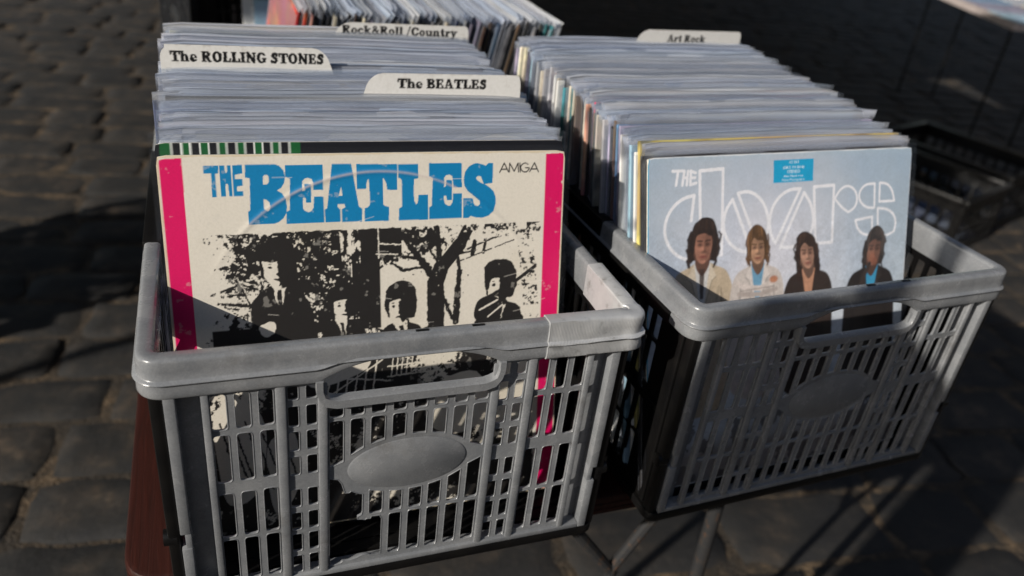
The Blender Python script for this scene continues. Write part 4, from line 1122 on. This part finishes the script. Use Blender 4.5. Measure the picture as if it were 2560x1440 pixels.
    cv.line([(.318, .612), (.345, .600), (.40, .592), (.452, .610)], .017, (208, 196, 190)); cv.ell(.452, .616, .016, .011, (184, 126, 96), 1, .2); cv.line([(.322, .580), (.40, .574), (.462, .585)], .014, (176, 164, 158)); cv.line([(.33, .59), (.45, .594)], .003, (130, 118, 112), .8)
    man(.590, .752, .88, (50, 35, 27), (182, 138, 116), (52, 40, 34), (190, 140, 112), .052, .98, None, 0, 1.1, 5, -.16)
    man(.850, .749, .96, (52, 44, 40), (142, 102, 86), (38, 31, 28), (60, 146, 186), .030, .88, (52, 44, 40), .1, .7, 6, .12)
    cv.ell(.852, .648, .013, .020, (146, 96, 76), 1, .3); cv.ell(.862, .636, .012, .012, (132, 84, 66), 1, .3); cv.line([(.800, .55), (.842, .63)], .014, (60, 50, 46))
    # soft lens and film grain of the printed photograph
    k = 5
    yb = int(.83 * cv.H)
    a_ = cv.a[:yb]
    for ax in (0, 1):
        b_ = np.zeros_like(a_); wsum = 0
        for o_ in range(-k, k + 1):
            w_ = math.exp(-(o_ / 1.7) ** 2); b_ += w_ * np.roll(a_, o_, ax); wsum += w_
        a_ = b_ / wsum
    cv.a[2 * k:yb - 2 * k, 2 * k:-2 * k] = a_[2 * k:-2 * k, 2 * k:-2 * k]
    gr = .86 + .28 * noise2(X, Y, 200, 71, 2)
    mot = .86 + .28 * noise2(X, Y, 40, 72, 4)
    fade = np.clip((.83 - Y) / .08, 0, 1)
    cv.a *= (1 + (gr * mot - 1) * (.35 + .65 * fade))[..., None]
    # lower bodies and warm ground, only glimpsed through the crate
    cv.put(full, np.clip((.17 - Y) * 12, 0, 1) * np.ones_like(X), (120, 104, 92), .8)
    cv.put(full, ((noise2(X, Y, 18, 61, 4) > .56) & (Y < .20)).astype(float), (60, 52, 50), .7)
    ed = np.minimum(np.minimum(X, 1 - X), np.minimum(Y, 1 - Y))
    cv.put(full, ((ed < .003 + .006 * (noise2(X, Y, 22, 64, 4) - .4))).astype(float), (226, 228, 230), .8)
    cv.poly([(0, 0), (.004, 0), (.004, 1), (0, 1)], (44, 170, 214))
    return cv

# ---- second record in the taped crate: dark cover with a green and white chequer strip along the top
def paint_strip():
    cv = Canvas(1, 1, 320, (6, 8, 18), 2)
    x = .012
    for k in range(8):
        w = .024 if k in (0, 7) else .0155
        cv.poly([(x, .955), (x + w, .955), (x + w, 1), (x, 1)], (0, 84, 38))
        if k < 7: cv.poly([(x + w, .955), (x + w + .0032, .955), (x + w + .0032, 1), (x + w, 1)], (225, 228, 225))
        if k: cv.poly([(x - .0032, .955), (x, .955), (x, 1), (x - .0032, 1)], (225, 228, 225))
        x += w + .0240
    return cv

# ------------------------------------------------------------------ records in sleeves
LP = 0.315
def sleeve_mesh(seed, w=.3130, h=.3240, y0=-.0011, y1=.0046, wave=1.0, flap=0.0):
    """open-topped plastic bag: front and back sheet welded at the sides, lip rippled"""
    rng = np.random.default_rng(seed)
    nx = 18
    zs = [-.001, .10, .22, .292, .3075, .3140, .3195, h]
    zs = [z if z < h else h - .0005 * (8 - i) for i, z in enumerate(zs)]
    us = np.linspace(-.5, .5, nx)
    ph = rng.uniform(0, 6.28, 6); fr = rng.uniform(1.0, 5.5, 3)
    bow = rng.normal(0, .0009); back = rng.uniform(.0003, .0034) * wave
    V = []
    def sheet(y, sgn, k):
        rows = []
        for z in zs:
            t = max(0, (z - .299) / .0250)
            row = []
            for u in us:
                dy = t * t * back + t * t * wave * (.0008 * math.sin(fr[0] * 4 * u + ph[k]) + .0003 * math.sin(fr[1] * 11 * u + ph[k + 1]) + bow)
                dz = t * wave * (.0006 * math.sin(fr[2] * 3 * u + ph[k + 2]) + .00015 * math.sin(40 * u + ph[k]))
                edge = max(0, abs(u) - .47) / .03
                yy = y
                if t > .6 and abs(u) > .47: dz -= .0018 * edge * (t - .6) * 2.5; dy += flap * edge * t
                row.append((u * w, yy + dy, z + dz))
            rows.append(row)
        return rows
    A, B = sheet(y0, -1, 0), sheet(y1, 1, 3)
    A.append([(x_, y_ - .0008, z_ + .0002) for x_, y_, z_ in A[-1]]); B.append([(x_, y_ + .0008, z_ + .0002) for x_, y_, z_ in B[-1]])   # thin strip added outwards along the lip to give bright glints
    F = []
    def add(rows, flip):
        b = len(V)
        for r in rows: V.extend(r)
        for j in range(len(rows) - 1):
            for i in range(nx - 1):
                q = (b + j * nx + i, b + j * nx + i + 1, b + (j + 1) * nx + i + 1, b + (j + 1) * nx + i)
                F.append(q[::-1] if flip else q)
        return b
    ba, bb = add(A, False), add(B, True)
    me = bpy.data.meshes.new("plastic_sleeve")
    me.from_pydata(V, [], F)
    me.polygons.foreach_set("use_smooth", [True] * len(F))
    return me
def cover_mesh(th, seed):
    rng = np.random.default_rng(seed)
    bm = bmesh.new()
    b = MB(); b.bm.free(); b.bm = bm
    b.box(-.156, .156, 0, th, .0, .3158, .0007)
    # slightly bowed card with softened corners
    bw = rng.normal(0, .0006)
    for v in bm.verts:
        if abs(v.co.x) > .15 and v.co.z > .310: v.co.z -= .0014; v.co.x *= .996
    bmesh.ops.recalc_face_normals(bm, faces=bm.faces)
    me = bpy.data.meshes.new("cover"); bm.to_mesh(me); bm.free()
    return me
SLEEVES = [sleeve_mesh(100 + i, flap=random.choice((-.002, .001, .002, -.009, .006))) for i in range(10)]
for me in SLEEVES: me.materials.append(M_SLEEVE)
COVERS = [cover_mesh(t, i) for i, t in enumerate((.0026, .0032, .0040, .0030))]
for me in COVERS: me.materials.append(M_COVER)

proto = empty("vinyl_record"); 
_c = link_mesh("cover", COVERS[0], None, proto); _s = link_mesh("plastic_sleeve", SLEEVES[0], None, proto)
proto_used = [False]
def record(loc, rot, color, label, group, rng):
    """first call uses the prototype, later calls copy it and both its parts"""
    if not proto_used[0]:
        r, c, s = proto, _c, _s; proto_used[0] = True
    else:
        r = proto.copy(); c = _c.copy(); s = _s.copy()
        for o in (r, c, s): COL.objects.link(o)
        c.parent = r; s.parent = r
    c.data = COVERS[rng.integers(len(COVERS))]; s.data = SLEEVES[rng.integers(len(SLEEVES))]
    r.location = loc; r.rotation_euler = rot
    c.color = tuple(color) + (1,)
    c.location = (rng.normal(0, .0010), 0, rng.normal(0, .0017)); s.location = (rng.normal(0, .0012), 0, rng.normal(0, .0014))
    tag(r, label, "record", group)
    return r

CNAMES = {
 'cream': (.62, .55, .42), 'white': (.74, .73, .70), 'black': (.022, .021, .022), 'grey': (.30, .30, .32), 'navy': (.04, .06, .13), 'blue': (.10, .22, .38), 'light blue': (.36, .55, .66),
 'teal': (.05, .25, .27), 'red': (.62, .035, .03), 'orange': (.62, .20, .05), 'salmon': (.60, .30, .22), 'brown': (.14, .085, .055), 'olive': (.13, .12, .06), 'gold': (.55, .42, .14), 'violet grey': (.28, .25, .34), 'pink': (.42, .16, .30), 'pale grey': (.52, .53, .56), 'green': (.05, .18, .08)}

def front_record(name_loc, rot, paint, label, ring, sleeve_h=.3205):
    r = empty("vinyl_record", name_loc, rot)
    tag(r, label, "record")
    printed_cover("cover", paint(), LP, r, ring=ring)
    me = sleeve_mesh(7 + int(name_loc[0] * 100), w=.3225, h=sleeve_h, y0=-.0044, y1=.0024, wave=.5)
    me.materials.append(M_CLEAR)
    link_mesh("plastic_sleeve", me, None, r)
    return r

def to_right(x, y):
    return (CR_R[0] + x * math.cos(TR) - y * math.sin(TR), CR_R[1] + x * math.sin(TR) + y * math.cos(TR))

ZF = .0081
# --- taped crate
rng = np.random.default_rng(21)
front_record((-.00656, .0452, ZF), (-.2582, 0, -.0108), paint_cream, "cream record cover with cerise bands and big blue title, foremost in the taped crate", (.5, .5, .455))
NL = 70
STEP = rng.uniform(.45, 1.0, NL) + (rng.random(NL) < .2) * rng.uniform(.3, .9, NL); CUM_L = np.concatenate([[0], np.cumsum(STEP)[:-1]]); CUM_L /= CUM_L[-1]
pal_l = ['grey', 'pale grey', 'navy', 'black', 'blue', 'white', 'violet grey', 'cream', 'light blue', 'brown', 'black', 'navy', 'teal', 'violet grey', 'grey', 'cream', 'black', 'grey', 'navy', 'white']
fix_l = {2: 'navy', 3: 'white', 4: 'pale grey', 5: 'navy', 6: 'blue', 7: 'teal', 8: 'black', 9: 'blue', 11: 'cream', 12: 'pink', 13: 'blue', 15: 'white', 16: 'white', NL - 1: 'black', NL - 2: 'cream'}
def lean_l(s): return .2582 * (1 - s) ** 1.0 + .004
def top_l(s): return .1262 + .2985 * s
for i in range(1, NL):
    s = max(CUM_L[i], i / (NL - 1) * .35, i * .0145)
    if i == NL - 1: s = 1.0
    tl = lean_l(s) + rng.normal(0, .0018)
    dz = rng.normal(0, .0022)
    y = top_l(s) - .315 * math.sin(tl)
    x = -.0060 + rng.normal(0, .0024)
    rz = -.0108 * (1 - s) + rng.normal(0, .0035)
    if i == 1:
        r = front_record((-.0072, y + .0012, ZF + .0066), (-tl, 0, -.0118), paint_strip, "dark record with a green and white chequer strip, directly behind the cream one", None, .3240)
        continue
    cn = fix_l.get(i, pal_l[rng.integers(len(pal_l))])
    c = np.array(CNAMES[cn]) * rng.uniform(.8, 1.15)
    where = "before the first divider" if s < .40 else ("between the two dividers" if s < .655 else "behind the left divider")
    lab = "%s sleeved record in the taped crate, filed %s" % (cn, where)
    r = record((x, y, ZF + dz), (-tl, 0, rz), c, lab, "records filed in the taped crate", rng)
    if i == NL - 2: r.children[0].location.z = .0095

# --- right crate
rng = np.random.default_rng(33)
fx, fy = to_right(-.01379, .01892)
front_record((fx, fy, ZF), (-.3562, 0, .0047 + TR), paint_blue, "hazy pale blue record cover with outlined white title, foremost in the right crate", None)
NR = 68
STEP = rng.uniform(.45, 1.0, NR) + (rng.random(NR) < .2) * rng.uniform(.3, .9, NR); CUM_R = np.concatenate([[0], np.cumsum(STEP)[:-1]]); CUM_R /= CUM_R[-1]
seq = ['black', 'cream', 'gold', 'white', 'light blue', 'orange', 'olive', 'white', 'white', 'violet grey', 'blue', 'brown', 'cream', 'black', 'violet grey', 'grey', 'navy', 'black', 'cream', 'cream', 'black', 'cream', 'olive', 'red',
       'black', 'salmon', 'navy', 'grey', 'cream', 'black', 'salmon', 'brown', 'cream', 'cream', 'teal', 'cream', 'grey', 'teal', 'black', 'white', 'cream', 'brown', 'white', 'salmon']
def lean_r(s): return .3562 * (1 - s) ** 1.15 + .004
def top_r(s): return .1292 + .2968 * s
for i in range(1, NR):
    s = max(CUM_R[i], i * .0105)
    if i == NR - 1: s = 1.0
    tl = lean_r(s) + rng.normal(0, .0018)
    dz = rng.normal(0, .0022)
    y = top_r(s) - .315 * math.sin(tl)
    x = -.0145 - .004 * s + rng.normal(0, .0022)
    if i in (14, 15): x -= .002
    cn = seq[i - 1] if i - 1 < len(seq) else pal_l[rng.integers(len(pal_l))]
    c = np.array(CNAMES[cn]) * rng.uniform(.85, 1.12)
    wx, wy = to_right(x, y)
    third = "among the foremost third" if s < .33 else ("in the middle of the row" if s < .66 else "in the rear third")
    lab = "%s spined record in the untaped right crate, %s" % (cn, third)
    r = record((wx, wy, ZF + dz), (-tl, 0, TR + .0047 * (1 - s) + rng.normal(0, .0035)), c, lab, "records filed in the right crate", rng)
    if i == 3: r.children[0].location.z = .0065

# --- crate behind: records standing sideways, leaning to the right
rng = np.random.default_rng(44)
NB = 40
pal_b = ['grey', 'pale grey', 'grey', 'violet grey', 'navy', 'brown', 'black', 'cream', 'brown', 'grey']
for i in range(NB):
    s = i / (NB - 1)
    tl = .16 + .05 * s + rng.normal(0, .003)
    xt = -.018 + .345 * s
    x = xt - .315 * math.sin(tl)
    cn = {0: 'red', 1: 'red', 2: 'salmon', NB - 1: 'pale grey', NB - 2: 'teal', NB - 3: 'teal', NB - 4: 'cream', NB - 6: 'cream'}.get(i, pal_b[rng.integers(len(pal_b))])
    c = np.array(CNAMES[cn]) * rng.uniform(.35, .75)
    lab = "%s record standing sideways behind the taped crate, %s" % (cn, "at its left end" if s < .2 else ("towards its right end" if s > .8 else "mid row"))
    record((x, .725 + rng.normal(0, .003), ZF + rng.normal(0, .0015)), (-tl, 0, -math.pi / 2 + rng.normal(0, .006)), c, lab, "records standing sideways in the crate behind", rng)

# --- farthest crate: a few records glimpsed through its slots
rng = np.random.default_rng(55)
for i, cn in enumerate(('light blue', 'white', 'blue', 'cream', 'grey', 'navy')):
    record((.115 + rng.normal(0, .01), 1.232 + i * .012, ZF), (-.10 - .01 * i, 0, rng.normal(0, .01)), np.array(CNAMES[cn]), "%s record leaning in the farthest crate, glimpsed through its slots" % cn, "records in the farthest crate", rng)

# ------------------------------------------------------------------ lettered divider cards
def divider(loc, rot, tab_x0, tab_x1, htop, txt, tx0, tx1, th_text, y_text, label, slope=(True, True), worn=1.0):
    """plastic index card as wide as a record with a raised, lettered tab"""
    w, hb, th = .300, .3145, .0022
    cv = Canvas(tab_x1 - tab_x0, htop - hb + .010, 1500, (214, 212, 208), 3)
    X, Y = cv.X[None, :], cv.Y[:, None]
    full = (slice(0, cv.H), slice(0, cv.W))
    n = noise2(X, Y, 220, len(txt) + 3, 4)
    tw, tt = tab_x1 - tab_x0, cv.h
    ed = np.minimum(np.minimum(X, tw - X), tt - Y)
    cv.put(full, ((n > .57) & (ed < .0011)).astype(float), (120, 100, 82), .7 * worn)
    cv.put(full, (n > .72).astype(float), (160, 150, 138), .4 * worn)
    slab_text(cv, txt, tx0 - tab_x0, y_text - (hb - .010), th_text, (14, 13, 14), width=tx1 - tx0)
    img = cv.down(); ny, nx = img.shape[:2]
    us = np.linspace(0, 1, nx); vs = np.linspace(0, 1, ny)
    co = []; 
    r = .011
    for v in vs:
        z = hb - .010 + v * cv.h
        dzt = max(0, z - (htop - r))
        cut = r - math.sqrt(max(0, r * r - dzt * dzt))
        lean = max(0, (z - hb)) * .35
        a = tab_x0 + (cut + lean if slope[0] else min(cut, .004)); b = tab_x1 - (cut + lean if slope[1] else min(cut * .3, .004))
        for u in us: co.append((a + (b - a) * u, -th / 2, z))
    # colours must follow the rectangle, not the rounded outline: sample the print at each vertex
    col = np.ones((len(co), 4), np.float32)
    for k, (x, y, z) in enumerate(co):
        i = min(nx - 1, max(0, int(round((x - tab_x0) / tw * (nx - 1))))); j = min(ny - 1, max(0, int(round((z - hb + .010) / tt * (ny - 1)))))
        col[k, :3] = img[j, i]
    idx = np.arange(nx * ny).reshape(ny, nx)
    F = [tuple(f) for f in np.stack([idx[:-1, :-1], idx[:-1, 1:], idx[1:, 1:], idx[1:, :-1]], -1).reshape(-1, 4)]
    per = np.concatenate([idx[0, :], idx[1:, -1], idx[-1, -2::-1], idx[-2:0, 0]])
    nb = len(co); bk = [(co[p][0], th / 2, co[p][2]) for p in per]; co += bk
    m = len(per)
    for k in range(m): F.append((int(per[k]), nb + k, nb + (k + 1) % m, int(per[(k + 1) % m])))
    F.append(tuple(nb + k for k in range(m)))
    # the card below the tab
    b0 = len(co); zt = hb - .010
    co += [(-w / 2, -th / 2, 0), (w / 2, -th / 2, 0), (w / 2, -th / 2, zt), (-w / 2, -th / 2, zt), (-w / 2, th / 2, 0), (w / 2, th / 2, 0), (w / 2, th / 2, zt), (-w / 2, th / 2, zt)]
    for f in ((0, 1, 2, 3), (5, 4, 7, 6), (1, 5, 6, 2), (4, 0, 3, 7), (3, 2, 6, 7), (4, 5, 1, 0)): F.append(tuple(b0 + q for q in f))
    cc = np.ones((len(co), 4), np.float32); cc[:, :3] = lin((206, 204, 198)); cc[:len(col)] = col
    me = bpy.data.meshes.new("divider_card"); me.from_pydata(co, [], F)
    at = me.color_attributes.new("print", 'FLOAT_COLOR', 'POINT'); at.data.foreach_set("color", cc.ravel())
    o = link_mesh("divider_card", me, M_TABCARD)
    o.location = loc; o.rotation_euler = rot
    tag(o, label, "divider card", "lettered divider cards")
    return o
def at_l(s, x=0): 
    tl = lean_l(s); return (x, top_l(s) - .315 * math.sin(tl), ZF), (-tl, 0, -.006)
def at_r(s, x=0):
    tl = lean_r(s); wx, wy = to_right(x, top_r(s) - .315 * math.sin(tl)); return (wx, wy, ZF), (-tl, 0, TR)
DIV = [
 (at_l(.555, -.004), -.1580, -.0090, .3426, "The ROLLING STONES", -.1496, -.0196, .0090, .3284, "white divider tab with black lettering at the left of the taped crate", (False, True), .45),
 (at_l(.335, .003), -.0052, .1430, .3420, "The BEATLES", .0283, .1100, .0084, .3292, "white divider tab with black lettering at the right of the taped crate, nearest the camera", (True, False), .35),
 (at_l(.992, .003), -.0005, .1500, .3362, "Rock&Roll /Country", .0103, .1367, .0088, .3246, "white divider tab with a long black caption at the very back of the taped crate", (True, False), .5),
 (at_r(.985, 0), -.0285, .1285, .3400, "Art Rock", .0196, .0749, .0085, .3262, "short captioned white divider tab at the back of the right crate", (True, False), .25),
]
for (loc, rot), a, b, h, txt, t0, t1, hh, yt, lab, sl, wn in DIV: divider(loc, rot, a, b, h, txt, t0, t1, hh, yt, lab, sl, wn)

# ------------------------------------------------------------------ things around
def small_open_crate(loc, rz, label):
    """black slotted crate on the ground"""
    c = empty("ground_crate", loc, (0, 0, rz))
    tag(c, label, "crate", "black crates on the ground")
    w, d, h = .20, .30, .24
    for nm, n, M in (("end_panel", w, Matrix.Translation((0, -d, 0))), ("end_panel", w, Matrix.Translation((0, d, 0))), ("side_panel", d, Matrix.Translation((-w, 0, 0)) @ Matrix.Rotation(math.pi / 2, 4, 'Z')), ("side_panel", d, Matrix.Translation((w, 0, 0)) @ Matrix.Rotation(math.pi / 2, 4, 'Z'))):
        holes = []
        k = int(n * 2 / .05)
        for i in range(k):
            x = -n + .025 + i * (2 * n - .05) / k
            for z0, z1 in ((.03, .10), (.115, .185)): holes.append(rrect(x + .006, x + (2 * n - .05) / k - .006, z0, z1, .006))
        plate([(-n, 0), (n, 0), (n, h), (-n, h)], holes, .006, .001, nm, M @ SWAP, M_BLACK, c)
    r = MB()
    for s in (-1, 1):
        r.box(-w - .012, w + .012, s * d - .012, s * d + .012, h - .02, h + .006, .004)
        r.box(s * w - .012, s * w + .012, -d + .013, d - .013, h - .0195, h + .0055, .004)
    r.build("rim", M_BLACK, c)
    b = MB(); b.box(-w, w, -d, d, 0, .012, .003); b.build("base", M_BLACK, c)
    return c
ga = small_open_crate((2.62, 1.92, GZ), .35, "black slotted crate on the dark paving beside the right record crate")
gb = small_open_crate((3.10, 2.12, GZ), .30, "black slotted crate on the paving at the right edge of the photo")
rng = np.random.default_rng(66)
def on_ground(base, rz, x, y, lean, cn, lab):
    wx = base[0] + x * math.cos(rz) - y * math.sin(rz); wy = base[1] + x * math.sin(rz) + y * math.cos(rz)
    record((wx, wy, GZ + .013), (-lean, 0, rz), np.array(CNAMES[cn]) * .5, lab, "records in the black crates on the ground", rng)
for i, cn in enumerate(('navy', 'blue', 'black', 'white')):
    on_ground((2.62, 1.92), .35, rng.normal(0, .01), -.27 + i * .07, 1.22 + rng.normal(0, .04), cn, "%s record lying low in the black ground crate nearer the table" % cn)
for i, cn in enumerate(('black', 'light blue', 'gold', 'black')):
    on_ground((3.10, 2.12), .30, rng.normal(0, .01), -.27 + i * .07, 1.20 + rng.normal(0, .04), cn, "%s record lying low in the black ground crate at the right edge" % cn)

# neighbouring stall table with covers lying on it, top right
def far_table():
    t = empty("stall_table", (4.25, 3.25, GZ), (0, 0, -.40))
    tag(t, "neighbouring stall table with record covers lying flat in the top right corner", "table")
    m = MB(); m.sweep([[(x, y, z) for x, y in rrect(-.36, .36, -1.0, 1.0, .03)] for z in (-GZ - .03, -GZ - .003, -GZ)], closed=False, cap=True)
    m.build("tabletop", mat_cloth("pale_tablecloth", (.42, .36, .34)), t)
    for sx in (-1, 1):
        for sy in (-1, 1):
            l = MB(); l.tube((sx * .12, sy * .55, 0.0), (sx * .12, sy * .55, -GZ - .031), .007, .007, 10); l.build("leg", M_BLACK, t)
    return t
ft = far_table()
rng = np.random.default_rng(77)
for k, (x, y, cn) in enumerate(((-.17, -.80, 'light blue'), (.17, -.78, 'orange'), (-.16, -.46, 'violet grey'), (.18, -.44, 'gold'), (-.17, -.11, 'blue'), (.17, -.10, 'pale grey'), (-.15, .24, 'salmon'), (.18, .25, 'white'))):
    p = Matrix.Translation((4.25, 3.25, 0)) @ Matrix.Rotation(-.40, 4, 'Z') @ Vector((x, y, 0))
    dx, dy = .156 * math.sin(-.4), -.156 * math.cos(-.4)
    record((p.x - dx * -1, p.y + dy, .0040), (-math.pi / 2, 0, -.40 + rng.normal(0, .03)), np.array(CNAMES[cn]), "%s record lying flat on the neighbouring stall table" % cn, "records laid flat on the neighbouring table", rng)

# crate stack added out of frame at left to darken a band of paving
for k in range(4):
    c = small_open_crate((-1.75 + .01 * k, 1.42 + .012 * k, GZ + k * .247), .06 * (-1) ** k + 1.57, "added unseen black crate %s in the stack left of the table" % ("at the bottom", "second from the ground", "third from the ground", "on top")[k])
    c['group'] = "added stack of black crates"
# closed parasol added out of frame to shade the front of the right crate
def added_parasol():
    t = empty("added_parasol", (-.590, -.452, GZ)); tag(t, "added closed parasol out of view, shading the right crate front", "parasol")
    p = MB(); p.tube((0, 0, .03), (0, 0, 1.66), .014, .014, 12); p.build("pole", M_STEEL, t)
    b = MB(); b.tube((0, 0, 0), (0, 0, .06), .16, .14, 28); b.build("base", M_BLACK, t)
    m = MB(); rings = []
    for z, r in ((.45, .060), (.9, .072), (1.2, .068), (1.38, .060), (1.45, .050), (1.49, .02)):
        rings.append([((r * (1 + .22 * math.cos(8 * a))) * math.cos(a + z), (r * (1 + .22 * math.cos(8 * a))) * math.sin(a + z), z) for a in np.linspace(0, 2 * math.pi, 48, endpoint=False)])
    m.sweep(rings, closed=False, cap=True); m.build("furled_canopy", mat_cloth("dark_green_cloth", (.03, .07, .05)), t)
added_parasol()
# tent roofs added out of view to shade the paving on the right
def added_tent(x0, x1, y0, y1, h, poles, label):
    ox, oy = (x0 + x1) / 2, (y0 + y1) / 2
    hx, hy = (x1 - x0) / 2, (y1 - y0) / 2
    t = empty("added_tent", (ox, oy, GZ)); tag(t, label, "tent")
    m = MB()
    V = [m.bm.verts.new(p) for p in ((-hx, -hy, h), (hx, -hy, h), (hx, hy, h), (-hx, hy, h), (0, 0, h + .7), (-hx, -hy, h - .22), (hx, -hy, h - .22), (hx, hy, h - .22), (-hx, hy, h - .22))]
    for i in range(4):
        j = (i + 1) % 4
        m.bm.faces.new((V[i], V[j], V[4])); m.bm.faces.new((V[5 + i], V[5 + j], V[j], V[i]))
    m.build("canopy", M_TENT, t)
    for sx, sy in poles:
        p = MB(); p.tube((sx * (hx - .03), sy * (hy - .03), 0), (sx * (hx - .03), sy * (hy - .03), h), .022, .022, 10); p.build("pole", M_STEEL, t)
M_TENT = mat_cloth("dark_blue_cloth", (.03, .04, .07))
added_tent(-3.25, .60, .19, 7.2, 2.43, ((-1, -1), (-1, 1), (1, 1)), "added unseen tent roof shading the paving behind the record table")
added_tent(.58, 6.6, 2.3, 10.2, 2.50, ((1, -1), (1, 1), (-1, 1)), "larger added unseen tent roof shading the far right paving")

# houses added outside the frame to hold back sky and darken the sleeves' reflections
M_PLASTER = mat_cloth("weathered_plaster", (.11, .112, .118)); M_ROOF = mat_cloth("clay_roof_tiles", (.16, .06, .04)); M_PANE = plastic("dark_window_glass", (.01, .012, .015), (.02, .022, .026), 0.1, 200, 0.0)
def house(cx, cy, rz, w, d, h, label):
    t = empty("added_house", (cx, cy, GZ), (0, 0, rz)); tag(t, label, "house", "added houses round the square")
    m = MB(); m.box(-w / 2, w / 2, 0, d, 0, h); m.build("wall", M_PLASTER, t)
    r = MB(); v = [r.bm.verts.new(p) for p in ((-w / 2 - .3, -.4, h - .1), (w / 2 + .3, -.4, h - .1), (w / 2 + .3, d + .4, h - .1), (-w / 2 - .3, d + .4, h - .1), (-w / 2 - .3, d / 2, h + 3.4), (w / 2 + .3, d / 2, h + 3.4))]
    for f in ((0, 1, 5, 4), (2, 3, 4, 5), (1, 2, 5), (3, 0, 4), (3, 2, 1, 0)): r.bm.faces.new([v[i] for i in f])
    r.build("roof", M_ROOF, t)
    n = int(w / 2.6)
    for k in range(int(h / 3.2)):
        for i in range(n):
            x = -w / 2 + (i + .5) * w / n; z = .9 + 3.1 * k
            f = MB(); f.box(x - .6, x + .6, -.05, .0 - .002, z, z + 1.7, .01); fo = f.build("window", M_WHITE, t)
            g = MB()
            for sx in (-1, 1): g.box(x + sx * .29 - .25, x + sx * .29 + .25, -.062, -.052, z + .08, z + 1.62)
            g.build("pane", M_PANE, fo)
house(3.0, -14.0, math.pi, 26, 7, 8.5, "added unseen house with a tiled roof behind the photographer")
house(18.5, 3.0, math.pi / 2 + math.pi, 24, 7, 9.0, "added unseen house with a tiled roof on the right of the square")
house(6.0, 17.0, 0, 18, 7, 9.0, "added unseen house with a tiled roof across the square")
